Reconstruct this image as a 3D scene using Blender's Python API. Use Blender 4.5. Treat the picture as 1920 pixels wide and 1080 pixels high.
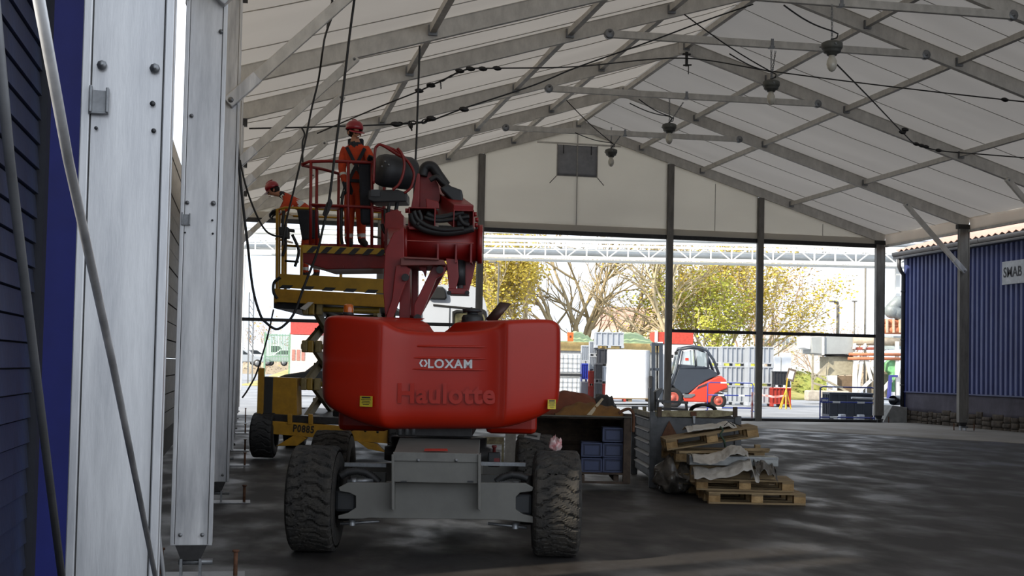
import bpy, bmesh, math, random
from mathutils import Vector, Matrix, noise
random.seed(7)
PI = math.pi
S = bpy.context.scene
COL = S.collection
for o in list(bpy.data.objects): bpy.data.objects.remove(o)

# ---------------------------------------------------------------- camera
FPX, CY, YAW, PITCH, ROLL, CAMH = 2432.0, 594.0, .2012, .0398, .0204, 1.512
cs, sn = math.cos(YAW), math.sin(YAW)
_R = Vector((cs, -sn, 0)); _F0 = Vector((sn, cs, 0)); _U0 = Vector((0, 0, 1))
_F = _F0*math.cos(PITCH) + _U0*math.sin(PITCH)
_U = -_F0*math.sin(PITCH) + _U0*math.cos(PITCH)
CR = _R*math.cos(ROLL) + _U*math.sin(ROLL)
CU = -_R*math.sin(ROLL) + _U*math.cos(ROLL)
CF = _F
cd = bpy.data.cameras.new('camera'); cam = bpy.data.objects.new('camera', cd); COL.objects.link(cam)
cam.matrix_world = Matrix(((CR.x, CU.x, -CF.x, 0), (CR.y, CU.y, -CF.y, 0), (CR.z, CU.z, -CF.z, CAMH), (0, 0, 0, 1)))
cd.sensor_fit = 'HORIZONTAL'; cd.sensor_width = 36; cd.lens = FPX/1920*36
cd.shift_y = (CY-540)/1920
cd.clip_end = 2000; cd.clip_start = .05
S.camera = cam

# ---------------------------------------------------------------- sky, sun, exposure
w = bpy.data.worlds.new('sky'); S.world = w; w.use_nodes = True
nt = w.node_tree; bg = nt.nodes['Background']
tc = nt.nodes.new('ShaderNodeTexCoord'); nz = nt.nodes.new('ShaderNodeTexNoise'); nz.inputs['Scale'].default_value = 2.2; nz.inputs['Detail'].default_value = 5
mp = nt.nodes.new('ShaderNodeMapping'); mp.inputs['Scale'].default_value = (1, 1, 3)
cr = nt.nodes.new('ShaderNodeValToRGB')
cr.color_ramp.elements[0].position = .35; cr.color_ramp.elements[0].color = (.66, .78, .95, 1)
cr.color_ramp.elements[1].position = .62; cr.color_ramp.elements[1].color = (.92, .95, 1, 1)
nt.links.new(tc.outputs['Generated'], mp.inputs[0]); nt.links.new(mp.outputs[0], nz.inputs['Vector'])
nt.links.new(nz.outputs['Fac'], cr.inputs[0]); nt.links.new(cr.outputs[0], bg.inputs['Color'])
bg.inputs['Strength'].default_value = 1.9
sd = bpy.data.lights.new('sun', 'SUN'); sd.energy = 7.5; sd.color = (1, .90, .74); sd.angle = math.radians(1.5)
sun = bpy.data.objects.new('sun', sd); COL.objects.link(sun)
sun.rotation_euler = Vector((.75, .30, -.56)).to_track_quat('-Z', 'Y').to_euler()
S.view_settings.view_transform = 'Standard'; S.view_settings.look = 'None'
S.view_settings.exposure = 0.0; S.view_settings.gamma = 1; S.view_settings.use_curve_mapping = False

# ---------------------------------------------------------------- helpers
def ray(x, y): return CR*((x-960)/FPX) - CU*((y-CY)/FPX) + CF
CAMP = Vector((0, 0, CAMH))
def atY(x, y, Y):
    r = ray(x, y); return CAMP + r*(Y/r.y)
def atX(x, y, X):
    r = ray(x, y); return CAMP + r*(X/r.x)
def gnd(x, y, z=0):
    r = ray(x, y); return CAMP + r*((z-CAMH)/r.z)
def atD(x, y, d):                     # horizontal depth d in front of the camera
    r = ray(x, y); return CAMP + r*(d/(r.x*sn + r.y*cs))

def lin(h):
    if isinstance(h, str):
        h = h.lstrip('#'); c = [int(h[i:i+2], 16)/255 for i in (0, 2, 4)]
    else: c = h
    return tuple(((v/12.92) if v <= .04045 else ((v+.055)/1.055)**2.4) for v in c)
MATS = {}
def mat(name, col, rough=.6, metal=0, var=.15, scale=6, bump=0, bscale=40, col2=None, coat=0, stretch=(1, 1, 1), rvar=0, ramp=(.35, .68), alpha=1, trans=0):
    if name in MATS: return MATS[name]
    m = bpy.data.materials.new(name); m.use_nodes = True; n = m.node_tree; b = n.nodes['Principled BSDF']
    c = lin(col); c2 = lin(col2) if col2 else tuple(v*(1-var*2) for v in c)
    t = n.nodes.new('ShaderNodeTexCoord'); mp = n.nodes.new('ShaderNodeMapping'); mp.inputs['Scale'].default_value = stretch
    n.links.new(t.outputs['Object'], mp.inputs[0])
    nz = n.nodes.new('ShaderNodeTexNoise'); nz.inputs['Scale'].default_value = scale; nz.inputs['Detail'].default_value = 6; nz.inputs['Roughness'].default_value = .65
    n.links.new(mp.outputs[0], nz.inputs['Vector'])
    r = n.nodes.new('ShaderNodeValToRGB'); e = r.color_ramp.elements
    e[0].position = ramp[0]; e[1].position = ramp[1]; e[0].color = c2+(1,); e[1].color = c+(1,)
    n.links.new(nz.outputs['Fac'], r.inputs[0]); n.links.new(r.outputs[0], b.inputs['Base Color'])
    b.inputs['Roughness'].default_value = rough; b.inputs['Metallic'].default_value = metal
    if rvar:
        mr = n.nodes.new('ShaderNodeMapRange'); mr.inputs['From Min'].default_value = .35; mr.inputs['From Max'].default_value = .65
        mr.inputs['To Min'].default_value = rough-rvar; mr.inputs['To Max'].default_value = rough+rvar
        n.links.new(nz.outputs['Fac'], mr.inputs['Value']); n.links.new(mr.outputs[0], b.inputs['Roughness'])
    if coat: b.inputs['Coat Weight'].default_value = coat; b.inputs['Coat Roughness'].default_value = .08
    if trans: b.inputs['Transmission Weight'].default_value = trans
    if alpha < 1: b.inputs['Alpha'].default_value = alpha
    if bump:
        n2 = n.nodes.new('ShaderNodeTexNoise'); n2.inputs['Scale'].default_value = bscale; n2.inputs['Detail'].default_value = 4
        n.links.new(mp.outputs[0], n2.inputs['Vector'])
        bp = n.nodes.new('ShaderNodeBump'); bp.inputs['Strength'].default_value = bump; bp.inputs['Distance'].default_value = .02
        n.links.new(n2.outputs['Fac'], bp.inputs['Height']); n.links.new(bp.outputs[0], b.inputs['Normal'])
    MATS[name] = m; return m

def basis(d, up=Vector((0, 0, 1))):
    d = d.normalized()
    if abs(d.dot(up)) > .99: up = Vector((0, 1, 0))
    x = d.cross(up).normalized(); y = x.cross(d).normalized()
    return x, y
class MB:
    def __init__(s): s.v = []; s.f = []; s.sm = []; s.mi = []; s.m = 0
    def add(s, vs, fs, smooth=False):
        o = len(s.v); s.v += [tuple(v) for v in vs]
        for f in fs: s.f.append([i+o for i in f]); s.sm.append(smooth); s.mi.append(s.m)
        return s
    def box(s, c, d, rz=0, M=None):
        x, y, z = d[0]/2, d[1]/2, d[2]/2
        R = M if M is not None else Matrix.Rotation(rz, 3, 'Z')
        c = Vector(c)
        vs = [c + R @ Vector((i*x, j*y, k*z)) for k in (-1, 1) for j in (-1, 1) for i in (-1, 1)]
        return s.add(vs, [(0, 2, 3, 1), (4, 5, 7, 6), (0, 1, 5, 4), (2, 6, 7, 3), (0, 4, 6, 2), (1, 3, 7, 5)])
    def bb(s, x0, x1, y0, y1, z0, z1): return s.box(((x0+x1)/2, (y0+y1)/2, (z0+z1)/2), (abs(x1-x0), abs(y1-y0), abs(z1-z0)))
    def beam(s, a, b, w, h, up=Vector((0, 0, 1))):
        a = Vector(a); b = Vector(b); x, y = basis(b-a, up)
        vs = [p + x*(i*w/2) + y*(j*h/2) for p in (a, b) for i, j in ((-1, -1), (1, -1), (1, 1), (-1, 1))]
        return s.add(vs, [(3, 2, 1, 0), (4, 5, 6, 7), (0, 1, 5, 4), (1, 2, 6, 5), (2, 3, 7, 6), (3, 0, 4, 7)])
    def tube(s, pts, r, n=8, cap=True, closed=False):
        pts = [Vector(p) for p in pts]; N = len(pts); rs = r if isinstance(r, (list, tuple)) else [r]*N
        vs = []; ux = None
        for i, p in enumerate(pts):
            if closed: d = pts[(i+1) % N]-pts[i-1]
            else: d = pts[min(i+1, N-1)]-pts[max(i-1, 0)]
            if d.length < 1e-9: d = Vector((0, 0, 1))
            d.normalize()
            if ux is None: ux, _ = basis(d)
            else:
                ux = ux - d*ux.dot(d)
                if ux.length < 1e-6: ux, _ = basis(d)
                ux.normalize()
            uy = d.cross(ux)
            for k in range(n):
                a = 2*PI*k/n; vs.append(p + (ux*math.cos(a)+uy*math.sin(a))*rs[i])
        fs = []
        for i in range(N if closed else N-1):
            j = (i+1) % N
            for k in range(n): fs.append((i*n+k, i*n+(k+1) % n, j*n+(k+1) % n, j*n+k))
        s.add(vs, fs, True)
        if cap and not closed:
            o = len(s.v)-len(vs)
            s.f.append([o+k for k in range(n)][::-1]); s.sm.append(False); s.mi.append(s.m)
            s.f.append([o+(N-1)*n+k for k in range(n)]); s.sm.append(False); s.mi.append(s.m)
        return s
    def lathe(s, prof, c=(0, 0, 0), axis=Vector((0, 0, 1)), n=24):
        c = Vector(c); axis = Vector(axis).normalized(); x, y = basis(axis)
        vs = []
        for r, h in prof:
            for k in range(n):
                a = 2*PI*k/n; vs.append(c + axis*h + (x*math.cos(a)+y*math.sin(a))*max(r, 1e-4))
        fs = [(i*n+k, i*n+(k+1) % n, (i+1)*n+(k+1) % n, (i+1)*n+k) for i in range(len(prof)-1) for k in range(n)]
        return s.add(vs, fs, True)
    def prism(s, pts, vec, smooth=False):
        pts = [Vector(p) for p in pts]; v = Vector(vec); n = len(pts)
        s.add(pts + [p+v for p in pts], [list(range(n))[::-1], [n+i for i in range(n)]])
        o = len(s.v)-2*n
        for i in range(n): s.f.append([o+i, o+(i+1) % n, o+n+(i+1) % n, o+n+i]); s.sm.append(smooth); s.mi.append(s.m)
        return s
    def sphere(s, c, r, n=12, m=8, sc=(1, 1, 1)):
        c = Vector(c); vs = []
        for i in range(m+1):
            t = PI*i/m
            for k in range(n):
                a = 2*PI*k/n; vs.append(c + Vector((r*sc[0]*math.sin(t)*math.cos(a), r*sc[1]*math.sin(t)*math.sin(a), r*sc[2]*math.cos(t))))
        return s.add(vs, [(i*n+k, (i+1)*n+k, (i+1)*n+(k+1) % n, i*n+(k+1) % n) for i in range(m) for k in range(n)], True)
    def grid(s, fn, nu, nv, thick=None, smooth=True):
        vs = [Vector(fn(i/nu, j/nv)) for j in range(nv+1) for i in range(nu+1)]; W = nu+1
        fs = [(j*W+i, j*W+i+1, (j+1)*W+i+1, (j+1)*W+i) for j in range(nv) for i in range(nu)]
        if thick is None: return s.add(vs, fs, smooth)
        t = Vector(thick); n = len(vs)
        s.add(vs+[v+t for v in vs], fs+[tuple(n+k for k in f[::-1]) for f in fs], smooth)
        edge = [i for i in range(W)] + [j*W+nu for j in range(1, nv+1)] + [nv*W+i for i in range(nu-1, -1, -1)] + [j*W for j in range(nv-1, 0, -1)]
        o = len(s.v)-2*n
        for a in range(len(edge)):
            p, q = edge[a], edge[(a+1) % len(edge)]
            s.f.append([o+q, o+p, o+n+p, o+n+q]); s.sm.append(False); s.mi.append(s.m)
        return s
    def mesh(s, name):
        me = bpy.data.meshes.new(name); me.from_pydata(s.v, [], s.f)
        me.polygons.foreach_set('use_smooth', s.sm); me.polygons.foreach_set('material_index', s.mi); me.update()
        return me
    def islands(s):
        p = list(range(len(s.v)))
        def find(i):
            while p[i] != i: p[i] = p[p[i]]; i = p[i]
            return i
        for f in s.f:
            a = find(f[0])
            for i in f[1:]:
                b = find(i)
                if a != b: p[b] = a
        lo = {}; hi = {}
        for i, v in enumerate(s.v):
            r = find(i)
            if r not in lo: lo[r] = list(v); hi[r] = list(v)
            else:
                for k in range(3): lo[r][k] = min(lo[r][k], v[k]); hi[r][k] = max(hi[r][k], v[k])
        ks = list(lo); g = {k: k for k in ks}
        if len(ks) > 400: return None
        def gf(i):
            while g[i] != i: i = g[i]
            return i
        e = .004
        for i in range(len(ks)):
            for j in range(i):
                a, b = ks[i], ks[j]
                if all(lo[a][k] <= hi[b][k]+e and lo[b][k] <= hi[a][k]+e for k in range(3)):
                    x, y = gf(a), gf(b)
                    if x != y: g[x] = y
        out = {}
        for n, f in enumerate(s.f): out.setdefault(gf(find(f[0])), []).append(n)
        return list(out.values())
    def build(s, name, m, parent=None, bevel=0, fix=True, sub=0, one=False):
        if parent is not None and not one:
            isl = s.islands()
            if isl and len(isl) > 1:
                first = None
                for fl in isl:
                    q = MB(); mp = {}
                    for n in fl:
                        nf = []
                        for i in s.f[n]:
                            if i not in mp: mp[i] = len(q.v); q.v.append(s.v[i])
                            nf.append(mp[i])
                        q.f.append(nf); q.sm.append(s.sm[n]); q.mi.append(s.mi[n])
                    o = q.build(name, m, parent, bevel, fix, sub, True)
                    first = first or o
                return first
        me = s.mesh(name)
        if fix:
            b = bmesh.new(); b.from_mesh(me); bmesh.ops.recalc_face_normals(b, faces=b.faces); b.to_mesh(me); b.free()
        for x in (m if isinstance(m, (list, tuple)) else [m]): me.materials.append(x)
        o = bpy.data.objects.new(name, me); COL.objects.link(o)
        if parent is not None: o.parent = parent
        if bevel:
            bv = o.modifiers.new('bevel', 'BEVEL'); bv.width = bevel; bv.segments = 2; bv.limit_method = 'ANGLE'; bv.angle_limit = .7
        if sub:
            q = o.modifiers.new('sub', 'SUBSURF'); q.levels = sub; q.render_levels = sub
        return o
def tag(o, label=None, cat=None, group=None, kind=None):
    if label: o['label'] = label
    if cat: o['category'] = cat
    if group: o['group'] = group
    if kind: o['kind'] = kind
    return o
def empty(name, loc=(0, 0, 0), rz=0, label=None, cat=None, group=None):
    o = bpy.data.objects.new(name, None); COL.objects.link(o); o.empty_display_size = .2
    o.location = loc; o.rotation_euler = (0, 0, rz); return tag(o, label, cat, group)
def kids(o): return [c for c in COL.objects if c.parent == o]
def copy_tree(o, parent=None):
    c = o.copy(); COL.objects.link(c); c.parent = parent
    for ch in kids(o): copy_tree(ch, c)
    return c
def share(o, parent, loc, rot=None, label=None):
    c = o.copy(); COL.objects.link(c); c.parent = parent; c.location = loc
    if rot is not None: c.rotation_euler = rot
    return c
class Fr:
    """A thing seen from the front: origin on the ground, local x to the right, local y away."""
    def __init__(s, px, d, z=0, rz=-YAW, name=None, **k):
        p = atD(px, 700, d); p.z = z
        s.o = p; s.rz = rz; s.M = Matrix.Translation(p) @ Matrix.Rotation(rz, 4, 'Z'); s.I = s.M.inverted(); s.d = d
        s.e = empty(name, p, rz, **k) if name else None
    def L(s, x, y, yl=0):
        r = s.I.to_3x3() @ ray(x, y); c = s.I @ CAMP
        return c + r*((yl-c.y)/r.y)
    def P(s, pts, y0, y1, mb=None):
        mb = mb or MB(); return mb.prism([s.L(x, y, y0) for x, y in pts], (0, y1-y0, 0))
    def R(s, x0, y0, x1, y1, ya, yb, mb=None):
        a = s.L(x0, y0, ya); b = s.L(x1, y1, ya); return (mb or MB()).bb(a.x, b.x, ya, yb, a.z, b.z)
def text(name, body, size, m, parent, loc, rot=(PI/2, 0, 0), extrude=.002, offset=0, sx=1, spacing=1):
    cu = bpy.data.curves.new(name, 'FONT'); cu.body = body; cu.size = size; cu.extrude = extrude; cu.offset = offset
    cu.align_x = 'CENTER'; cu.align_y = 'CENTER'; cu.space_character = spacing; cu.resolution_u = 3
    t = bpy.data.objects.new('tmp', cu); COL.objects.link(t)
    dg = bpy.context.evaluated_depsgraph_get(); me = bpy.data.meshes.new_from_object(t.evaluated_get(dg))
    bpy.data.objects.remove(t); me.name = name; me.materials.clear(); me.materials.append(m)
    o = bpy.data.objects.new(name, me); COL.objects.link(o); o.parent = parent; o.location = loc; o.rotation_euler = rot; o.scale = (sx, 1, 1)
    return o

# ---------------------------------------------------------------- materials
alu = mat('aluminium', '#d3d3d3', .4, .5, .2, 2.2, .03, 60, rvar=.08, stretch=(3, 3, .35), col2='#9c9da0', ramp=(.3, .62))
alu_d = mat('dull_aluminium', '#cfcbc3', .6, .12, .13, 3, .1, 30, stretch=(2, 2, 1))
steel = mat('galvanised_steel', '#8b8d8f', .45, .7, .15, 20)
dsteel = mat('dark_steel', '#3b3a3a', .5, .6, .2, 12)
rust = mat('rusty_steel', '#6a4630', .85, .1, .25, 14, .3)
blk = mat('black_rubber', '#1c1c1d', .6, 0, .2, 8)
blkp = mat('black_plastic', '#222426', .5, 0, .1, 8)
red = mat('red_gloss_paint', '#a31c02', .38, 0, .05, 2, coat=.05)
red.node_tree.nodes['Principled BSDF'].inputs['Specular IOR Level'].default_value = .35
dred = mat('red_machine_paint', '#82100d', .45, 0, .12, 5, coat=.08)
yel = mat('yellow_machine_paint', '#ad7f10', .5, 0, .16, 7, .05)
grey = mat('grey_machine_paint', '#686762', .6, .1, .08, 5)
white = mat('white_paint', '#e2e6ea', .5, 0, .04, 3)
org = mat('orange_workwear', '#b8390c', .85, 0, .12, 12, .3, 30)
skin = mat('skin', '#b07a5c', .6, 0, .05, 6)
navy = mat('dark_navy_cloth', '#24272e', .9, 0, .15, 10, .3)
refl = mat('reflective_tape', '#c3c6c2', .4, .2, .08, 10)
alu_shade = mat('shaded_aluminium', '#7e7a73', .55, .35, .2, 3, .1, 30, stretch=(3, 3, .6))  # darker aluminium: shade on the gable and right-hand posts put into the colour
wood = mat('pallet_wood', '#94805f', .85, 0, .2, 5, .3, 30, col2='#665338', stretch=(.4, 5, 5))
plas = mat('crumpled_plastic', '#aaa49a', .4, 0, .2, 5, .6, 14)

# ================================================================ SETTING
def ss(t): t = max(0, min(1, t)); return t*t*(3-2*t)
def G(Y): return -.1*(1-ss((Y-16)/14))
XC, HW, EZ, RZ = 9.83, 10.29, 5.78, 8.93
SL = (RZ-EZ)/HW; RL = .30

def floor_mat(name, c1, c2, c3, r0, r1, wscale=.35):
    m = bpy.data.materials.new(name); m.use_nodes = True; n = m.node_tree; b = n.nodes['Principled BSDF']; L = n.links.new
    t = n.nodes.new('ShaderNodeTexCoord')
    mp = n.nodes.new('ShaderNodeMapping'); mp.inputs['Scale'].default_value = (1, .55, 1); mp.inputs['Rotation'].default_value = (0, 0, .3); L(t.outputs['Object'], mp.inputs[0])
    a = n.nodes.new('ShaderNodeTexNoise'); a.inputs['Scale'].default_value = wscale; a.inputs['Detail'].default_value = 9; a.inputs['Roughness'].default_value = .62; a.inputs['Distortion'].default_value = .15
    L(mp.outputs[0], a.inputs['Vector'])
    f = n.nodes.new('ShaderNodeTexNoise'); f.inputs['Scale'].default_value = 26; f.inputs['Detail'].default_value = 8; f.inputs['Roughness'].default_value = .7; L(t.outputs['Object'], f.inputs['Vector'])
    r = n.nodes.new('ShaderNodeValToRGB'); e = r.color_ramp.elements; e[0].position = .28; e[0].color = lin(c1)+(1,); e[1].position = .74; e[1].color = lin(c2)+(1,)
    L(a.outputs['Fac'], r.inputs[0])
    r2 = n.nodes.new('ShaderNodeValToRGB'); e = r2.color_ramp.elements; e[0].position = .55; e[0].color = (0, 0, 0, 1); e[1].position = .78; e[1].color = (.7, .7, .7, 1); L(f.outputs['Fac'], r2.inputs[0])
    mx = n.nodes.new('ShaderNodeMix'); mx.data_type = 'RGBA'; L(r2.outputs[0], mx.inputs[0]); L(r.outputs[0], mx.inputs[6]); mx.inputs[7].default_value = lin(c3)+(1,)
    L(mx.outputs[2], b.inputs['Base Color'])
    w = n.nodes.new('ShaderNodeTexNoise'); w.inputs['Scale'].default_value = wscale*1.7; w.inputs['Detail'].default_value = 7; w.inputs['Distortion'].default_value = .1; L(mp.outputs[0], w.inputs['Vector'])
    mr = n.nodes.new('ShaderNodeMapRange'); mr.inputs['From Min'].default_value = .36; mr.inputs['From Max'].default_value = .60; mr.inputs['To Min'].default_value = r0; mr.inputs['To Max'].default_value = r1
    L(w.outputs['Fac'], mr.inputs['Value']); L(mr.outputs[0], b.inputs['Roughness'])
    bp = n.nodes.new('ShaderNodeBump'); bp.inputs['Strength'].default_value = .35; bp.inputs['Distance'].default_value = .012; L(f.outputs['Fac'], bp.inputs['Height']); L(bp.outputs[0], b.inputs['Normal'])
    return m
asph = floor_mat('worn_asphalt', '#171413', '#201c1a', '#312c28', .40, .80, .9)
conc = floor_mat('dusty_concrete', '#6b6761', '#8b867e', '#a19b91', .6, .9, .5)
pave = floor_mat('wet_pavement', '#74777c', '#94979c', '#a8abaf', .3, .7, .5)

b = MB()
b.grid(lambda u, v: (-8+50*u, -8+46.75*v, G(-8+46.75*v)), 20, 48, (0, 0, -.2))
floor = tag(b.build('floor', asph, fix=True), kind='structure')
# strip of dusty concrete along the right-hand side and the back of the floor
b = MB()
def cedge(v):
    Y = 16+22.6*v; return 20.9-3.0*ss((Y-16)/6)-3.4*ss((Y-26)/8)-8*ss((Y-33)/5)+.9*noise.noise(Vector((Y*.45, 3, 0)))+.35*noise.noise(Vector((Y*1.6, 9, 0)))
b.grid(lambda u, v: (cedge(v)+(21.5-cedge(v))*u, 16+22.6*v, G(16+22.6*v)+.004+.012*u), 12, 60, (0, 0, -.03))
tag(b.build('trim_1', conc), kind='structure')
b = MB(); b.grid(lambda u, v: (-160+420*u, 38.7+300*v, -.02), 8, 8, (0, 0, -.2))
tag(b.build('trim_2', pave), kind='structure')['label'] = 'wet bright yard paving beyond the marquee'
b = MB(); b.bb(-60, 60, -60, -8, -.4, -.1); tag(b.build('trim_3', pave), kind='structure')

# ---------------- roof fabric
def fabric_mat(name, col, tcol, fac):
    m = bpy.data.materials.new(name); m.use_nodes = True; n = m.node_tree; L = n.links.new
    for x in list(n.nodes):
        if x.type == 'BSDF_PRINCIPLED': n.nodes.remove(x)
    out = [x for x in n.nodes if x.type == 'OUTPUT_MATERIAL'][0]
    d = n.nodes.new('ShaderNodeBsdfDiffuse'); t = n.nodes.new('ShaderNodeBsdfTranslucent'); mx = n.nodes.new('ShaderNodeMixShader')
    tc = n.nodes.new('ShaderNodeTexCoord'); nz = n.nodes.new('ShaderNodeTexNoise'); nz.inputs['Scale'].default_value = .5; nz.inputs['Detail'].default_value = 8; nz.inputs['Roughness'].default_value = .6
    mp = n.nodes.new('ShaderNodeMapping'); mp.inputs['Scale'].default_value = (.35, 2.2, 1); L(tc.outputs['Object'], mp.inputs[0]); L(mp.outputs[0], nz.inputs[0])
    r = n.nodes.new('ShaderNodeValToRGB'); e = r.color_ramp.elements; e[0].position = .3; e[1].position = .7
    e[0].color = tuple(v*.84 for v in lin(tcol))+(1,); e[1].color = lin(tcol)+(1,); L(nz.outputs['Fac'], r.inputs[0]); L(r.outputs[0], t.inputs['Color'])
    d.inputs['Color'].default_value = lin(col)+(1,)
    bp = n.nodes.new('ShaderNodeBump'); bp.inputs['Strength'].default_value = .25; bp.inputs['Distance'].default_value = .05; L(nz.outputs['Fac'], bp.inputs['Height'])
    L(bp.outputs[0], d.inputs['Normal']); L(bp.outputs[0], t.inputs['Normal'])
    mx.inputs[0].default_value = fac; L(d.outputs[0], mx.inputs[1]); L(t.outputs[0], mx.inputs[2]); L(mx.outputs[0], out.inputs[0])
    return m
fab = fabric_mat('roof_fabric', '#b9b5ae', '#a09c98', .25)
gfab = fabric_mat('gable_fabric', '#d6d1c8', '#ece7dd', .50)
seam = mat('fabric_seam', '#b5b1aa', .8)

FY = [4.75, 10.1, 15.4, 20.6, 23.6, 28.6, 33.6, 38.6]        # nearest frame ... back gable
ceil = empty('ceiling'); tag(ceil, kind='structure')
ztop = lambda X: RZ + RL/math.cos(math.atan(SL)) - SL*abs(X-XC)
for k in range(len(FY)-1):
    y0, y1 = FY[k], FY[k+1]
    for sgn, lo in ((-1, 0), (1, 1)):
        def fn(u, v, sgn=sgn, y0=y0, y1=y1):
            X = XC + sgn*(HW+.02)*u; Y = y0+(y1-y0)*v
            z = ztop(X) - .015 - .10*math.sin(PI*v)*math.sin(PI*u)**.5 + .02*noise.noise(Vector((X*.9+Y*.8, Y*.9, k)))*math.sin(PI*v)
            return (X, Y, z)
        o = MB().grid(fn, 40, 12).build('roof_sheet', fab, ceil)
        s = MB()
        for q in (.37, .78):
            s.tube([Vector(fn(i/16, q))-Vector((0, 0, .012)) for i in range(17)], .008, 4)
        s.build('seam', seam, o)
        # eave valance hanging at the outer edge
        xe = XC+sgn*(HW+.01)
        if sgn < 0: MB().grid(lambda u, v: (xe-.05+.02*math.sin(14*u+3*v), y0+.03+(y1-y0-.06)*u, 4.25+1.5*v), 16, 4, (-.012, 0, 0)).build('side_sheet', gfab, ceil)  # left sheet added out of sight to keep a sun stripe off the interior
        v_ = MB().grid(lambda u, v: (xe+.015*math.sin(9*u+3*v), y0+.06+(y1-y0-.12)*u, EZ-.06+.37*v), 12, 4, (.012*sgn, 0, 0)).build('eave_valance', gfab, ceil)
        MB().bb(xe-.05, xe+.05, y0+.06, y1-.06, EZ-.11, EZ-.04).build('eave_rail', alu_d, v_)

# ---------------- back gable
gy = 38.6
gb = empty('wall_back', (0, gy, 0)); tag(gb, kind='structure')
gz0 = 5.80
def gab(x0, x1, zb, zt):
    def fn(u, v):
        X = x0+(x1-x0)*u; t = min(RZ+.1-SL*abs(X-XC), zt)
        z = zb+(t-zb)*v
        return (X, .03*math.sin(PI*u)*math.sin(PI*v)+.012*noise.noise(Vector((X*2, z*2, 0))), z)
    return fn
posts = [XC-6, XC-3, XC+3, XC+6]
edges = [XC-HW] + posts + [XC+HW]
for i in range(5):
    a, c = edges[i]+.06, edges[i+1]-.06
    if i == 2:
        for x0, x1 in ((a, XC), (XC, c)): MB().grid(gab(x0, x1, gz0-.02, 99), 20, 10, (0, .006, 0)).build('gable_sheet', gfab, gb)
        sw = MB().bb(XC-.012, XC+.012, -.012, 0, gz0, RZ-.1).build('sheet_seam', seam, gb)
    else:
        MB().grid(gab(a, c, gz0-.02, 99), 24, 10, (0, .006, 0)).build('gable_sheet', gfab, gb)
        mx_ = (a+c)/2; MB().bb(mx_-.01, mx_+.01, -.01, .0, gz0, RZ-SL*abs(mx_-XC)-.1).build('sheet_seam', seam, gb)
    MB().bb(a-.02, c+.02, -.05, .06, gz0-.16, gz0-.03).build('bottom_rail', dsteel, gb)
    MB().bb(a-.02, c+.02, -.04, .02, gz0-.03, gz0+.16).build('hem_strip', gfab, gb)
    if i != 2: MB().bb(a-.03, c+.03, -.04, .04, 2.74, 2.84).build('middle_rail', dsteel, gb)
    if i > 2: MB().bb(a-.03, c+.03, -.05, .05, .0, .10).build('floor_rail', dsteel, gb)
for px in posts:
    p = MB().bb(px-.09, px+.09, -.14, .04, .02, RZ-SL*abs(px-XC)-.02)
    p.bb(px-.11, px+.11, -.11, -.08, .02, RZ-SL*abs(px-XC)-.04)
    p.build('gable_post', alu_shade, gb, bevel=.008)
    MB().bb(px-.18, px+.18, -.25, .18, -.005, .02).build('post_base_plate', steel, gb)
# fabric window with its hood rail and guy cords
wc = mat('clear_window_foil', '#8f9094', .35, 0, .15, 3, alpha=1)
x0, x1 = 9.18, 10.46
wn = MB().grid(lambda u, v: (x0+(x1-x0)*u, -.02-.008*math.sin(20*u), 7.46+(8.42-7.46)*v), 10, 8, (0, -.008, 0)).build('window_1', wc); wn.parent = gb
tag(wn, kind='structure')
MB().bb(8.55, 11.2, -.05, -.01, 8.44, 8.49).build('window_hood_rail', alu_d, wn)
q = MB()
for a, c in (((x0, 8.45), (x0, 7.44)), ((x1, 8.45), (x1, 7.44)), ((x0, 7.46), (x1, 7.46)), (((x0+x1)/2, 8.45), ((x0+x1)/2, 7.46))):
    q.beam((a[0], -.035, a[1]), (c[0], -.035, c[1]), .03, .012)
q.build('window_hem', seam, wn)
for s_ in (-1, 1):
    xx = (x0 if s_ < 0 else x1)
    MB().tube([(xx, -.03, 7.46), (xx+s_*.22, -.03, 7.22)], .012, 5).build('window_tie', dsteel, wn)
    MB().tube([(xx-s_*.2, -.04, 8.42), (xx-s_*.2, -.04, 8.15)], .012, 5).build('window_strap', dsteel, wn)

# ---------------- portal frames
def bolt(b, p, r=.013, ax=(0, -1, 0), h=.02):
    b.lathe([(0, h), (r*.55, h), (r*.6, h*.5), (r, h*.5), (r*1.25, .0), (r*1.25, -.002)], p, Vector(ax), 8)
def profile(b, a, c, wd, dp, lip=.012):       # box profile with four raised keder lips; wide face towards the viewer
    a = Vector(a); c = Vector(c); d = (c-a).normalized(); side = Vector((0, 1, 0)); nrm = d.cross(side).normalized()
    b.beam(a, c, wd, dp-.03, up=side)
    for s_ in (-1, 1):
        for t_ in (-1, 1):
            o = nrm*(s_*(wd/2-.012)) + side*(t_*(dp/2-.012))
            b.beam(a+o, c+o, .03, .024, up=side)
LABELS = ['nearest aluminium marquee frame, its bright post behind the diagonal rods at left',
          'aluminium marquee frame second from the camera, post with two bolts near its foot',
          'aluminium marquee frame third from the camera, mostly hidden behind two bright posts',
          'aluminium marquee frame fourth from the camera, highest rafter seen at upper right',
          'aluminium marquee frame with cable clamp near the middle beam over the third lamp',
          'aluminium marquee frame third from the back, its peak with a cable clamp above the hall',
          'aluminium marquee frame second from the back, right post before the blue building',
          'aluminium gable frame at the far end of the marquee carrying the gable sheet']
LX = {}
for k, (px, py) in {0: (141, 540), 1: (334, 540)}.items(): LX[k] = atY(px, py, FY[k]-.07).x
PURL = [0, 2.03, 4.03, 7.04]
proto_nut = None
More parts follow.
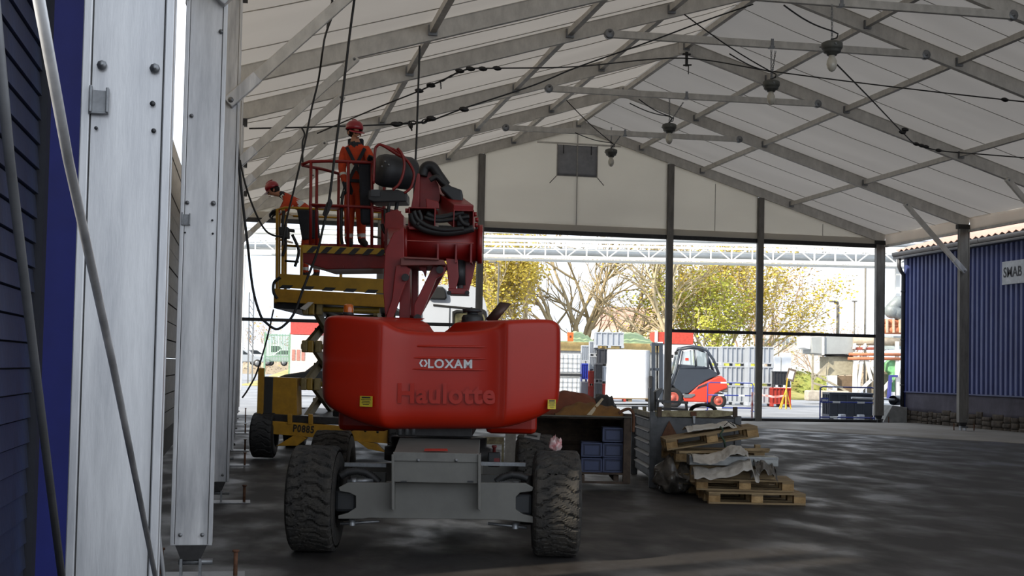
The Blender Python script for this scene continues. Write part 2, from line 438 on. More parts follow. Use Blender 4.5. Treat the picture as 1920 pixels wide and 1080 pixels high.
for k, Y in enumerate(FY):
    fr = empty('portal_frame', (XC, Y, 0), 0, LABELS[k], 'frame', 'portal frames of the marquee')
    g = G(Y)
    xl = LX.get(k, XC-HW)-XC
    near = k < 3
    for sgn in (-1, 1):
        if near and sgn > 0: continue
        xa = xl if sgn < 0 else HW-.30
        xm = xa+.15
        b = MB(); profile(b, (xm, 0, g+.24), (xm, 0, EZ+.02), .30, .14); 
        p = b.build('post', alu if sgn < 0 else alu_shade, fr, bevel=.004)
        if k < 4:
            for t_ in (-1, 1): MB().bb(xm+t_*.122-.0035, xm+t_*.122+.0035, -.0595, -.0560, g+.25, EZ).build('keder_groove', dsteel, p)
        # foot: bracket, pin, plate, stakes
        b = MB(); b.prism([(xa+.03, -.05, g+.25), (xa+.27, -.05, g+.25), (xa+.22, -.05, g+.13), (xa+.08, -.05, g+.13)], (0, .1, 0)); b.build('foot_bracket', dsteel, p)
        b = MB(); b.tube([(xa+.06, 0, g+.11), (xa+.31, 0, g+.11)], .022, 10)
        b.bb(xa+.07, xa+.09, -.06, .06, g+.01, g+.14); b.bb(xa+.21, xa+.23, -.06, .06, g+.01, g+.14); b.build('hinge_pin', steel, p)
        MB().bb(xa-.12, xa+.55, -.16, .16, g-.005, g+.012).build('base_plate', steel, p)
        for dx, dy in ((.48, -.05), (-.07, .08)):
            b = MB(); b.tube([(xa+dx, dy, g-.02), (xa+dx, dy, g+.20)], .016, 8); b.tube([(xa+dx, dy, g+.19), (xa+dx, dy, g+.205)], .026, 8); b.build('ground_stake', rust, p)
        if k < 5 or sgn > 0:
            b = MB()
            yf = -.072
            for dx, z in ((.07, .32), (.23, .32)): bolt(b, (xa+dx, yf, g+z))
            DET = {0: dict(b=((191, 122, .0145), (290, 128, .0145)), h=((286, 194, .009), (288, 245, .008), (180, 240, .006)), c=(187, 189, 1)),
                   1: dict(b=((414, 59, .014), (359, 217, .013), (351, 380, .013), (400, 381, .016)), h=((398, 413, .008), (347, 436, .007), (399, 438, .008)), c=(349, 411, .98))}
            def W3(x, y): q_ = atY(x, y, Y+yf); return Vector((q_.x-XC, yf, q_.z))
            if k in DET:
                for x_, y_, r_ in DET[k]['b']: bolt(b, W3(x_, y_), r_)
            b.build('bolt', steel, p)
            if k in (0, 1):
                b = MB()
                for x_, y_, r in DET[k]['h']: b.lathe([(0, .003), (r, .003), (r*1.1, -.002)], W3(x_, y_), Vector((0, -1, 0)), 10)
                b.build('bolt_hole', blkp, p)
                b = MB(); q_ = W3(*DET[k]['c'][:2]); cx, cz = q_.x, q_.z
                b.bb(cx-.030, cx+.026, -.078, -.072, cz-.042, cz+.036); b.bb(cx-.034, cx-.024, -.095, -.072, cz-.044, cz+.050); b.bb(cx+.022, cx+.032, -.10, -.072, cz-.044, cz+.044); b.bb(cx-.034, cx+.032, -.084, -.072, cz-.048, cz-.040)
                b.build('keder_clip', steel, p, bevel=.003)
        # rafter
        off = RL/2/math.cos(math.atan(SL))
        b = MB(); profile(b, (sgn*(HW-.0), 0, EZ+off), (0, 0, RZ+off), RL, .12)
        r = b.build('rafter', alu_d, fr)
        MB().bb(sgn*(HW-.36), sgn*(HW+.01), -.075, .075, EZ-.03, EZ+.1).build('corner_plate', dsteel, r)
        # knee brace
        if k < 7:
            o_ = 2.0; zb = 4.55 if k > 1 else 4.3
            a = Vector((sgn*(HW-.2), -.10, zb)); c = Vector((sgn*(HW-o_), -.10, RZ-SL*(HW-o_)-.04))
            d = (c-a).normalized()
            kb = MB().beam(a+d*.3, c-d*.18, .09, .13, up=Vector((0, 0, 1))).build('knee_brace', alu_d, fr, bevel=.006)
            MB().beam(a-d*.05, a+d*.42, .10, .145).build('brace_sleeve', alu, kb, bevel=.01)
            MB().beam(c-d*.22, c+d*.06, .10, .14).build('brace_end', alu_d, kb, bevel=.02)
            b = MB(); bolt(b, a+Vector((0, -.052, 0)), .028); bolt(b, c+Vector((0, -.052, 0)), .02); b.build('brace_bolt', steel, kb)
    # tie beam under the ridge
    if 2 < k < 7:
        zt = 7.93; h_ = 3.29
        t = MB().beam((-h_, -.1, zt-.05), (h_, -.1, zt), .09, .14).build('tie_beam', alu_d, fr, bevel=.006)
        b = MB()
        for sx in (-1, 1): b.lathe([(0, .05), (.085, .05), (.095, .04), (.095, -.05), (0, -.05)], (sx*(h_-.02), -.1, zt-(.05 if sx < 0 else 0)), Vector((0, -1, 0)), 14)
        b.build('beam_end_plate', steel, t)
        b = MB()
        for sx in (-1, 1): bolt(b, (sx*(h_-.02), -.15, zt), .03)
        b.build('beam_bolt', steel, t)
        b = MB(); b.bb(-.05, .05, -.16, -.04, zt-.10, zt-.06); b.bb(-.03, .03, -.155, -.145, zt-.09, zt+.08); b.build('beam_clip', steel, t)
    # purlins to the next frame away
    if k < 7:
        Yn = FY[k+1]-Y
        for q in PURL:
            for sgn in ((1,) if q == 0 else (-1, 1)):
                z = RZ-SL*q+.16
                pr = MB().bb(sgn*q-.05, sgn*q+.05, .07, Yn-.07, z-.06, z+.06).build('purlin', alu_d, fr)
                b = MB()
                for yy in (.08, Yn-.08): b.bb(sgn*q-.075, sgn*q+.075, yy-.02, yy+.02, z-.10, z+.07)
                b.build('purlin_bracket', steel, pr)
    b = MB(); b.bb(-.18, .18, -.075, .075, RZ-.03, RZ+.28); b.build('ridge_joint', alu_d, fr, bevel=.02)
    if k == 5:
        b = MB(); b.bb(-.03, .03, -.12, -.08, RZ-.32, RZ+.02); b.bb(-.09, .09, -.13, -.07, RZ-.06, RZ-.02); b.tube([(-.08, -.1, RZ-.30), (.12, -.1, RZ-.28)], .02, 6); b.tube([(.05, -.1, RZ-.3), (.05, -.1, RZ-.5)], .012, 5)
        b.build('cable_clamp', dsteel, fr)
# dark soaked stain marks on the second post are wear in its material; lightning rods (wind braces)
def rod(name, pts, r, m, label):
    return tag(MB().tube(pts, r, 10).build(name, m), label, 'rod')
rod('bracing_rod', [atX(62, -60, -.21), atX(128, 300, -.21), atX(213, 690, -.21), atX(300, 1125, -.21)], .0062, alu, 'shiny bracing rod crossing diagonally in front of the nearest bright post')
rod('bracing_rod', [atX(-14, -40, -.50), atX(18, 300, -.50), atX(60, 640, -.50), atX(118, 1100, -.50)], .011, mat('zinc', '#77787a', .55, .5), 'blurred grey bracing rod at far left in front of the dark boarded wall')
rod('bracing_rod', [atY(246, 560, 6.4), atY(310, 1110, 6.1)], .010, alu, 'thin bracing rod seen through the gap between the two nearest posts')

# ---------------- left building: boarded wall, blue sheet, dark base wall behind
wl = empty('wall_left', (-1.2, 5, 0)); tag(wl, kind='structure')
lb = mat('weathered_blue_board', '#2c3955', .55, 0, .2, 2, .1, 20, col2='#1e212c', coat=.2, stretch=(3, 1, .35))
Xw = -1.2
proto = None
nb = 44
for i in range(nb):
    z = -.08+i*.14
    if proto is None:
        b = MB(); b.prism([(-.02, 0, 0), (.022, 0, .004), (.006, 0, .134), (-.02, 0, .134)], (0, 6.3, 0)); proto = b.build('cladding_board', lb, wl); proto.location = (0, -3.6, z)
    else: share(proto, wl, (0+.002*math.sin(i*7), -3.6, z))
    if i % 5 == 4 and i < 12: pass
MB().bb(-.30, -.02, -3.6, 2.72, -.1, 6).build('wall_core', mat('wall_core', '#1d1f26', .9), wl)
MB().bb(-.06, .05, 2.72, 2.86, -.1, 6).build('corner_strip', mat('corner_strip', '#20222c', .7), wl)
bl = mat('blue_steel_sheet', '#060f45', .6, 0, .15, 1.5, .05, 10, coat=.2)
p0 = atY(45, 700, 8.4); p1 = atY(330, 700, 8.4)
bl.node_tree.nodes['Principled BSDF'].inputs['Specular IOR Level'].default_value = .15; bl.node_tree.nodes['Principled BSDF'].inputs['Coat Weight'].default_value = 0
sh = empty('blue_door_leaf', (p0.x, 8.4, G(8.4)), 0, 'tall dark blue steel door leaf behind the nearest bright post at left', 'door')
MB().bb(0, p1.x-p0.x-.22, 0, .05, .09, 5.6).build('sheet', bl, sh, bevel=.008)
MB().bb(-.035, 0.0, -.03, .06, .0, 5.6).build('door_frame', mat('door_frame', '#23252c', .6), sh)
b = MB()
for i in range(8): bolt(b, (.04, -.002, .16+i*.7), .006)
b.build('rivet', white, sh)
MB().bb(.2, .3, .01, .04, -.0, .09).build('door_stop', blkp, sh)
wf = empty('wall_left_far', (-1.3, 9, 0)); tag(wf, kind='structure')
lwm = mat('brown_grey_cladding', '#55504b', .6, 0, .15, 2, col2='#3c3733', stretch=(1, 1, 4))
MB().bb(-.2, 0, 0, 29, -.1, .38).build('wall_base', mat('tarred_base', '#2a2725', .9), wf)
for i in range(16): MB().bb(-.2, .01+.008*(i % 2), 0, 29, .38+i*.3, .66+i*.3).build('wall_strip', lwm, wf)

# ---------------- right building
wr = empty('wall_right', (21.35, 36, 0)); tag(wr, kind='structure')
bc = mat('blue_corrugated_steel', '#36447c', .5, .0, .12, 1.2, col2='#222d66', stretch=(1, 1, .5))
def corr(y0, y1, x=0):
    b = MB(); n = int(round((y1-y0)/.25)); pts = []
    for i in range(n):
        a = y0+(y1-y0)*i/n; d = (y1-y0)/n
        pts += [(a, 0), (a+d*.32, 0), (a+d*.46, -.055), (a+d*.86, -.055), (a+d, 0)]
    zs = (1.02, 5.5); vs = []
    for z in zs:
        for yy, xx in pts: vs.append((xx+x, yy, z))
    m = len(pts); b.add(vs, [(i, i+1, m+i+1, m+i) for i in range(m-1)]); return b
for i in range(14):
    y0 = 3.4-(i+1)*2.0
    o = corr(y0, y0+2.0).build('cladding_sheet', bc, wr, fix=False)
    so = o.modifiers.new('thick', 'SOLIDIFY'); so.thickness = .006
MB().bb(0.01, .3, -26, 3.4, -.1, 5.6).build('wall_core', mat('wall_core_r', '#252a3a', .9), wr)
MB().bb(-.09, .0, -26, 3.42, .99, 1.03).build('drip_flashing', mat('blue_flashing', '#222c62', .5), wr)
plm = mat('dark_plaster', '#4c4852', .85, 0, .2, 1.6, .5, 7, col2='#3a3640')
MB().grid(lambda u, v: (-.03+.02*noise.noise(Vector((u*60, v*3, 1))), -26+29.4*u, .34+.66*v+(.05*noise.noise(Vector((u*50, 0, 0))) if v < .01 else 0)), 120, 4, (.1, 0, 0)).build('plaster_band', plm, wr)
stm = mat('rubble_stone', '#4c4237', .95, 0, .3, 5, .8, 14, col2='#2e271f')
random.seed(3)
y = -14.
while y < 3.3:
    wd = random.uniform(.25, .6); zz = -.05; 
    while zz < .33:
        hh = random.uniform(.12, .2)
        b = MB(); pr = random.uniform(-.09, -.05)
        b.grid(lambda u, v: (pr+.03*noise.noise(Vector((u*2+y, v*3+zz*9, 1))) + .02*((2*u-1)**4+(2*v-1)**4)/2, y+wd*u*.96, zz+(hh-.015)*v), 4, 3, (.2, 0, 0)); b.build('rubble_block', stm, wr); zz += hh
    y += wd
MB().bb(-.02, .2, -26, 3.38, -.1, .36).build('rubble_core', stm, wr)
gm = mat('grey_gutter', '#3a3b3f', .5, .2, .12, 4)
b = MB()
for i in range(9):
    a0 = 3.75-(i+1)*2.6; pts = [(-.25+.11*math.cos(t)-.02, a0, 5.57+.11*math.sin(t)) for t in [PI+PI*j/8 for j in range(9)]] + [(-.14, a0, 5.6), (-.14, a0, 5.66), (-.37, a0, 5.62)]
    MB().prism(pts, (0, 2.57, 0)).build('gutter_length', gm, wr)
MB().bb(-.34, .02, -20, 3.7, 5.40, 5.47).build('soffit', gm, wr)
rt = mat('fibre_cement_roof', '#b5958a', .8, 0, .12, 2, .2, 10)
b = MB()
n = 140
vs = []
for i in range(n+1):
    yy = 3.6-24*i/n; dz = .04*math.cos(i*PI)
    vs += [(-.28, yy, 5.66+dz), (9, yy, 8.3+dz)]
b.add(vs, [(2*i, 2*i+1, 2*i+3, 2*i+2) for i in range(n)], True); o = b.build('roof_covering', rt, wr, fix=False); so = o.modifiers.new('t', 'SOLIDIFY'); so.thickness = .02
MB().bb(-.05, 9, 3.36, 3.5, .0, 5.5).build('end_wall', bc, wr)
b = MB(); b.tube([(-.27, 3.42, 5.45), (-.27, 3.42, 5.15), (-.20, 3.42, 5.0), (-.1, 3.44, 4.88), (-.1, 3.44, 4.6), (-.1, 3.44, .36)], .065, 10)
for z in (4.3, 2.7, 1.2): b.tube([(-.1, 3.44, z), (-.1, 3.44, z+.05)], .08, 10)
b.build('downpipe', gm, wr)
# SMAB sign
sy = (atX(1885, 510, 21.3).y, atX(1921, 510, 21.3).y)
sz = (4.2, 4.86)
sg = empty('wall_sign', (21.24, (sy[0]+sy[1])/2, sz[0]), 0, 'white sign reading SMAB on the blue corrugated wall at right', 'sign')
MB().bb(-.012, .012, -.55, .52, 0, .66).build('sign_board', mat('sign_white', '#b9bcc0', .5), sg)
text('sign_lettering', 'SMAB', .40, mat('sign_text', '#26282e', .6), sg, (-.016, 0, .33), (PI/2, 0, -PI/2), .002, .008, .92)
# concrete block, pipe beside the corner post
cb = MB().grid(lambda u, v: (20.5+.95*u, 39.2, 0), 1, 1)
b = MB(); b.prism([(20.42, 39.15, 0), (21.28, 39.15, 0), (21.28, 39.15, .50), (20.75, 39.15, .56), (20.62, 39.15, .35)], (0, .7, 0))
tag(b.build('concrete_block', mat('pale_concrete', '#8f8e8a', .9, 0, .15, 4, .4, 12), bevel=.02), 'broken grey concrete block at the foot of the back right post', 'block')
MB_ = MB().tube([(20.95, 39.5, .72), (22.4, 40.6, .72)], .16, 20, cap=False); MB_.tube([(20.95, 39.5, .72), (22.4, 40.6, .72)], .145, 20, cap=False)
tag(MB_.build('plastic_pipe', mat('blue_grey_pvc', '#3d4756', .45), fix=False), 'blue grey plastic pipe lying on the concrete block by the downpipe', 'pipe')
tag(MB().tube([(19.4, 39.35, .78), (21.0, 39.5, .74)], .035, 10).build('white_pipe', white), 'thin white pipe behind the back right post', 'pipe')

# ================================================================ PEOPLE
def figure(parent, J, R, bones, matfn, root, name='body'):
    """J joint -> local point, R joint -> radius, bones list of (a, b); one continuous skinned surface."""
    names = list(J); idx = {n: i for i, n in enumerate(names)}
    me = bpy.data.meshes.new('sk'); me.from_pydata([tuple(J[n]) for n in names], [(idx[a], idx[b]) for a, b in bones], [])
    o = bpy.data.objects.new('sk', me); COL.objects.link(o)
    m = o.modifiers.new('skin', 'SKIN'); m.branch_smoothing = .6
    for i, n in enumerate(names):
        r = R[n]; r = r if isinstance(r, tuple) else (r, r)
        me.skin_vertices[0].data[i].radius = r
        me.skin_vertices[0].data[i].use_root = (n == root)
    q = o.modifiers.new('s', 'SUBSURF'); q.levels = 2; q.render_levels = 2
    dg = bpy.context.evaluated_depsgraph_get(); out = bpy.data.meshes.new_from_object(o.evaluated_get(dg))
    bpy.data.objects.remove(o); bpy.data.meshes.remove(me)
    out.name = name; ms = []; pi_ = []
    for p in out.polygons:
        c = p.center; best = None
        for a, b in bones:
            A = Vector(J[a]); B = Vector(J[b]); d = B-A; t = max(0, min(1, (c-A).dot(d)/max(d.length_squared, 1e-9)))
            dist = (A+d*t-c).length
            if best is None or dist < best[0]: best = (dist, a, b, t)
        mm = matfn(best[1], best[2], best[3], c)
        if mm not in ms: ms.append(mm)
        pi_.append(ms.index(mm))
    out.materials.clear()
    for mm in ms: out.materials.append(mm)
    out.polygons.foreach_set('material_index', pi_); out.polygons.foreach_set('use_smooth', [True]*len(pi_)); out.update()
    ob = bpy.data.objects.new(name, out); COL.objects.link(ob); ob.parent = parent
    return ob
helm = mat('red_helmet', '#8e1420', .35, 0, .05, 5, coat=.3)
boot = mat('boot_leather', '#231d1a', .7)
hair = mat('dark_hair', '#1e1713', .9)
def worker(parent, K, face, handdirs):
    """K: joints in local coords. face: unit vector the face looks along."""
    J = {}; R = {}; B = []
    def j(n, p, r): J[n] = Vector(p); R[n] = r
    H = K['head']; up = K.get('headup', Vector((0, 0, 1))); face = face.normalized(); side = face.cross(up).normalized()
    j('pelvis', K['pelvis'], (.155, .125)); j('spine', K['spine'], (.15, .12)); j('chest', K['chest'], (.175, .13)); j('neck', K['neck'], .075)
    j('jaw', H-up*.045+face*.025, (.062, .07)); j('cran', H+up*.03, (.090, .094)); j('crown', H+up*.085-face*.01, (.06, .065))
    j('nose', H+face*.112-up*.012, .012)
    B += [('pelvis', 'spine'), ('spine', 'chest'), ('chest', 'neck'), ('neck', 'jaw'), ('jaw', 'cran'), ('cran', 'crown'), ('cran', 'nose')]
    for s in 'lr':
        j('hip'+s, K['hip'+s], .105); j('knee'+s, K['knee'+s], .072); j('ank'+s, K['ank'+s], .062); j('toe'+s, K['toe'+s], .045)
        j('sho'+s, K['sho'+s], .08); j('elb'+s, K['elb'+s], .058); j('wri'+s, K['wri'+s], .042)
        hd = handdirs[s].normalized(); pm = K['wri'+s]+hd*.075; j('palm'+s, pm, (.044, .026))
        B += [('pelvis', 'hip'+s), ('hip'+s, 'knee'+s), ('knee'+s, 'ank'+s), ('ank'+s, 'toe'+s), ('chest', 'sho'+s), ('sho'+s, 'elb'+s), ('elb'+s, 'wri'+s), ('wri'+s, 'palm'+s)]
        x, y = basis(hd, Vector((.3, .5, .8)).normalized())
        for q, (o_, ln) in enumerate(((-.030, .075), (-.010, .085), (.010, .08), (.030, .062))):
            a = pm+x*o_+hd*.03; b = a+hd*ln*.5-y*.008; c = b+hd*ln*.32-y*.034
            j('f%s%da' % (s, q), a, .011); j('f%s%db' % (s, q), b, .010); j('f%s%dc' % (s, q), c, .008)
            B += [('palm'+s, 'f%s%da' % (s, q)), ('f%s%da' % (s, q), 'f%s%db' % (s, q)), ('f%s%db' % (s, q), 'f%s%dc' % (s, q))]
        a = pm-x*.045-hd*.02; b = a-x*.02+hd*.04-y*.02
        j('t%sa' % s, a, .012); j('t%sb' % s, b, .010); B += [('palm'+s, 't%sa' % s), ('t%sa' % s, 't%sb' % s)]
    dark = K.get('dark', ())
    def mf(a, b, t, c):
        if a in ('jaw', 'cran') or (a == 'neck'): return skin
        if a == 'chest' and b == 'neck' and t > .55: return navy
        if a.startswith('wri') or a.startswith('palm') or a[0] in 'ft': return navy
        if a.startswith('ank') or (a.startswith('knee') and t > .9): return boot
        if a.startswith('knee') and .68 < t < .82: return refl
        if a.startswith('elb') and .35 < t < .58: return refl
        if a == 'spine' and .05 < t < .32: return refl
        if a.startswith('hip') and t < .6 and a in dark: return navy
        if a == 'pelvis' and b == 'spine' and t < .25 and 'pelvis' in dark: return navy
        return org
    body = figure(parent, J, R, B, mf, 'pelvis')
    # helmet
    b = MB(); n = 24; prof = [(.112, 0), (.122, .004), (.121, .045), (.108, .085), (.075, .118), (.03, .134), (0, .136)]
    b.lathe(prof, H+up*.035-face*.008, up, n)
    b.grid(lambda u, v: (H+up*(.038-.018*v)-face*.008+(face*math.cos((u-.5)*2.2)+side*math.sin((u-.5)*2.2))*(.115+.055*v*math.cos((u-.5)*2.6))), 10, 3, up*.006)
    b.tube([H+up*(.172-.0)-face*.07, H+up*.18, H+up*.165+face*.06], .012, 6)
    b.build('helmet', helm, parent, one=True)
    for s in (-1, 1):
        MB().sphere(H+face*.088+side*s*.031+up*.012, .011, 8, 6).build('eye', blk, parent)
        MB().sphere(H+side*s*.092-up*.01-face*.005, .024, 8, 6, (.6, .8, 1.2)).build('ear', skin, parent)
    MB().box(H+face*.092-up*.052, (.035, .035, .007)).build('mouth', mat('lips', '#7d4a40', .6), parent)
    MB().sphere(H-face*.035-up*.0+up*.01, .091, 10, 8, (1, 1, .9)).build('hair', hair, parent)
    return body

# ================================================================ BOOM LIFT
BL = Fr(812, 11.3, -.1, name='boom_lift', label='red articulated boom lift on four chunky tyres with a worker raised in its basket', cat='boom lift')
E = BL.e; L = BL.L
# tyres
def tyre_mesh(r, wd, lugs=26, dep=.022):
    b = MB(); na, nw = 260, 22
    def prof(t):
        s = abs(2*t-1); return r-(.03*max(0, (s-.85)/.15)**2)
    def fn(u, v):
        a = 2*PI*u; s = abs(2*v-1); rr = prof(v)
        a_ = 2*v-1; wv = .9*abs(a_)**1.3 if abs(a_) < .75 else .62+.05*(abs(a_)-.75)
        ph = (u*lugs + wv + .09*math.sin(a_*11+u*40)) % 1
        g = 1 if ph < .17 else (.45 if ph < .24 else 0)
        if s < .5 and .52 < ph < .60: g = .35
        g -= .25*max(0, noise.noise(Vector((u*60, v*6, 2))))
        rr -= dep*g*(1 if s < .97 else .4)
        return ((v-.5)*wd, rr*math.sin(a), rr*math.cos(a))
    b.grid(fn, na, nw, smooth=False)
    for sx in (-1, 1):
        pr = [(r-.052, 0), (r-.075, .012), (r-.16, .018), (r-.20, -.0), (r-.215, -.03)]
        b.lathe([(q, wd/2+h) for q, h in pr], (0, 0, 0), Vector((sx, 0, 0)), 48)
    return b
tyrem = mat('muddy_tyre_rubber', '#39352f', .85, 0, .3, 9, .5, 45, col2='#1f1e1d')
rimm = mat('dirty_rim', '#5a5752', .6, .2)
tm = tyre_mesh(.455, .385).mesh('tyre'); tm.materials.append(tyrem)
wheel_pos = [(L(586, 940, -.2).x, 0, -.02), (L(1044, 945, -.2).x, 0, 0), (L(616, 850, 2.3).x, 2.65, 0), (L(1004, 850, 2.3).x, 2.65, 0)]
for i, (x, y, rz) in enumerate(wheel_pos):
    t = bpy.data.objects.new('tyre', tm); COL.objects.link(t); t.parent = E; t.location = (x, y, .455); t.rotation_euler = (i*.9, 0, rz)
    s = -1 if x < 0 else 1
    b = MB(); b.lathe([(.24, 0), (.23, -.04), (.12, -.07), (.10, 0), (0, .01)], (s*.15, 0, 0), Vector((s, 0, 0)), 24); b.build('rim', rimm, t, one=True)
    b = MB(); b.lathe([(.24, 0), (.22, -.05), (.11, -.09), (.09, .02), (0, .02)], (-s*.13, 0, 0), Vector((-s, 0, 0)), 24); b.build('inner_hub', blkp, t, one=True)
# axle plate
axm = grey
pl = [(635, 914), (652, 905), (735, 905), (900, 905), (985, 906), (1000, 914), (998, 921), (975, 924), (967, 932), (967, 955), (980, 964), (1000, 969), (1000, 981), (945, 975), (690, 971), (680, 973), (634, 973), (634, 967), (652, 962), (667, 952), (667, 930), (655, 924), (637, 921)]
BL.P(pl, -.36, -.30).build('axle_plate', axm, E, bevel=.005)
for x in (736, 898): BL.P([(x-2, 852), (x+3, 852), (x+3, 958), (x-2, 955)], -.50, -.30).build('axle_rib', axm, E, bevel=.004)
zf = L(820, 850, -.48).z; zt = L(820, 827, .0).z; zb = L(820, 906, -.48).z; xa = L(738, 850, -.48).x; xb = L(897, 850, -.48).x
hood = MB().prism([(xa, -.46, zf), (xa, .05, zt+.02), (xa, .05, zb), (xa, -.46, zb)], (xb-xa, 0, 0)).build('hood', axm, E, bevel=.006)
zl = L(820, 866, -.48).z
MB().bb(xa-.005, xb+.005, -.474, -.458, zl, zf+.004).build('hood_flap', mat('grey_machine_paint_2', '#706f6a', .55, .1), hood, bevel=.004)
b = MB()
for x in (784, 855): bolt(b, L(x, 863, -.476), .012)
b.build('flap_bolt', steel, hood)
b = MB()
for x in (757, 882): b.box(L(x, 903, -.47), (.05, .012, .012))
b.build('flap_slot', blkp, hood)
MB().prism([L(797, 842, -.41), L(838, 842, -.41), L(840, 846, -.44), L(795, 846, -.44)], (0, .0, .004)).build('warning_decal', mat('decal_red', '#a03024', .6), hood)
# chassis behind
MB().bb(xa+.02, xb-.02, .05, 2.6, .30, .72).build('chassis_frame', axm, E, bevel=.01)
BL.P([(640, 868), (1000, 868), (1000, 902), (640, 902)], 2.5, 2.58).build('rear_axle_plate', axm, E, bevel=.004)
for sgn, x0 in ((-1, 650), (1, 985)):
    a = L(x0, 868, .25); MB().bb(min(a.x, sgn*.4), max(a.x, sgn*.4), .1, .16, a.z-.02, a.z+.012).build('chassis_bracket', steel, E)
    MB().bb(sgn*.42, sgn*.95, .3, .38, .42, .66).build('chassis_gusset', axm, E)
for sgn in (-1, 1):
    xk = wheel_pos[0][0] if sgn < 0 else wheel_pos[1][0]
    c = Vector((xk-sgn*.30, -.12, .47))
    b = MB(); b.bb(c.x-.10, c.x+.09, -.30, .1, .37, .56); b.build('steering_knuckle', blkp, E, bevel=.03)
    b = MB(); b.tube([(c.x+sgn*.04, -.1, .28), (c.x+sgn*.04, -.1, .70)], .05, 12); b.build('king_pin', dsteel, E)
    b = MB(); b.tube([(c.x, -.25, .62), (c.x-sgn*.22, -.25, .64)], .024, 10); b.tube([(c.x-sgn*.03, -.25, .623), (c.x-sgn*.08, -.25, .628)], .034, 10); b.build('steering_ram', steel, E, one=True)
    b = MB(); b.tube([(c.x+sgn*.05, -.28, .27), (c.x-sgn*.28, -.28, .30)], .012, 8); b.lathe([(.03, 0), (.03, .05), (0, .05)], (c.x-sgn*.05, -.28, .26), Vector((0, 0, 1)), 10); b.build('track_rod', steel, E, one=True)
    # corrugated hose
    pts = [(638, 893), (650, 886), (668, 883), (686, 886), (700, 895), (711, 905)] if sgn < 0 else [(990, 898), (975, 892), (958, 890), (942, 895), (930, 904)]
    P3 = [L(x, y, -.24) for x, y in pts]; hp = []
    for i in range(len(P3)-1):
        for q in range(8): hp.append(P3[i].lerp(P3[i+1], q/8))
    hp.append(P3[-1]); MB().tube(hp, [.036 if i % 2 else .029 for i in range(len(hp))], 10).build('corrugated_hose', blk, E)
# turntable
b = MB(); b.lathe([(0, 0), (.52, 0), (.52, .12), (.46, .14), (.46, .22), (0, .22)], (0, 1.2, .72), n=40); b.build('turntable_ring', dsteel, E, one=True)
zc0 = L(820, 812, .3).z
MB().bb(-.3, .35, .05, 2.2, zc0-.02, zc0+.22).build('turret_deck', dsteel, E, bevel=.01)
BL.P([(742, 786), (783, 786), (783, 806), (742, 806)], .1, .3).build('hydraulic_block', dsteel, E)
b = MB()
for x in (750, 763, 775): b.tube([L(x, 790, .05), L(x, 815, .05)], .022, 8)
b.build('hose_fitting', steel, E)

# counterweight : lofted from a plan curve
cw = []
def addc(px, yl, top, bot): cw.append((px, yl, top, bot))
addc(618, .85, 592, 772); addc(611, .60, 591, 770); addc(607, .35, 592, 768); addc(605, .15, 595, 767); addc(605, .06, 596, 768); addc(607, -.01, 593, 770); addc(613, -.06, 591, 774); addc(622, -.085, 590, 780)
addc(660, -.17, 592, 797); addc(700, -.26, 598, 806); addc(711, -.283, 601, 806.5); addc(716, -.286, 603, 807); addc(722, -.28, 607, 807); addc(735, -.25, 614, 807); addc(750, -.225, 618, 807); addc(780, -.215, 621, 807)
addc(830, -.215, 622, 807); addc(880, -.215, 621, 807); addc(915, -.22, 617, 807); addc(935, -.245, 611, 807); addc(944, -.27, 606, 807); addc(950, -.285, 602, 806.5); addc(956, -.283, 600, 806)
addc(990, -.20, 598, 801); addc(1025, -.11, 598, 789); addc(1037, -.085, 599, 782); addc(1045, -.05, 601, 777); addc(1049, .02, 606, 773); addc(1050, .09, 608, 771); addc(1049, .2, 606, 771); addc(1045, .4, 604, 772); addc(1041, .62, 603, 773); addc(1034, .85, 603, 775)
rows = [(0, .95), (0, .35), (0, .18), (.02, .085), (.06, .04), (.11, .012), (.17, 0), (.4, -.004), (.7, -.004), (.93, 0), (.965, .006), (.985, .018), (1, .04), (1.0, .09), (.995, .3), (.99, .9)]
W = len(cw); vs = []; cen = Vector((0, .7))
pts2 = []
for px, yl, tp, bt in cw:
    a = L(px, tp, yl); c = L(px, bt, yl); m_ = L(px, 700, yl); pts2.append((m_.x, yl, a.z, c.z))
for fr_, ins in rows:
    for x, y, zt_, zb_ in pts2:
        d = cen-Vector((x, y)); dl = d.length; d /= dl; k = min(ins, dl*.95)
        zz = zb_+(zt_-zb_)*fr_
        vs.append((x+d.x*k, y+d.y*k*1.0, zz))
b = MB(); b.add(vs, [(j*W+i, j*W+i+1, (j+1)*W+i+1, (j+1)*W+i) for j in range(len(rows)-1) for i in range(W-1)], True)
CWO = b.build('counterweight', red, E, fix=True, sub=1)
yf = -.222
# ridges and lettering
for y, x0, x1 in ((649, 782, 918), (671, 775, 920), (692, 772, 921)):
    a = L(x0, y, yf); c = L(x1, y+2, yf)
    b = MB(); n = 14
    vs = []
    for i in range(n+1):
        t = i/n; p = a.lerp(c, t); hgt = .016*min(1, 6*t, 6*(1-t)); vs += [(p.x, yf+.004, p.z+.012), (p.x, yf-hgt, p.z-.003), (p.x, yf+.004, p.z-.008)]
    b.add(vs, [(3*i+k, 3*i+3+k, 3*i+4+k, 3*i+1+k) for i in range(n) for k in (0, 1)], True); b.build('moulded_ridge', red, CWO, fix=False)
c = L(836, 740, yf); text('raised_lettering', 'Haulotte', .232, red, CWO, (c.x, yf-.012, c.z), (PI/2, -.012, 0), .011, .007, .96, 1.06)
wl_ = mat('white_lettering', '#dcdcdc', .5)
c = L(844, 683, yf); text('white_lettering', 'LOXAM', .104, wl_, CWO, (c.x, yf-.004, c.z), (PI/2, -.012, 0), .001, .0028, 1.0, 1.12)
c = L(794, 681, yf); b = MB()
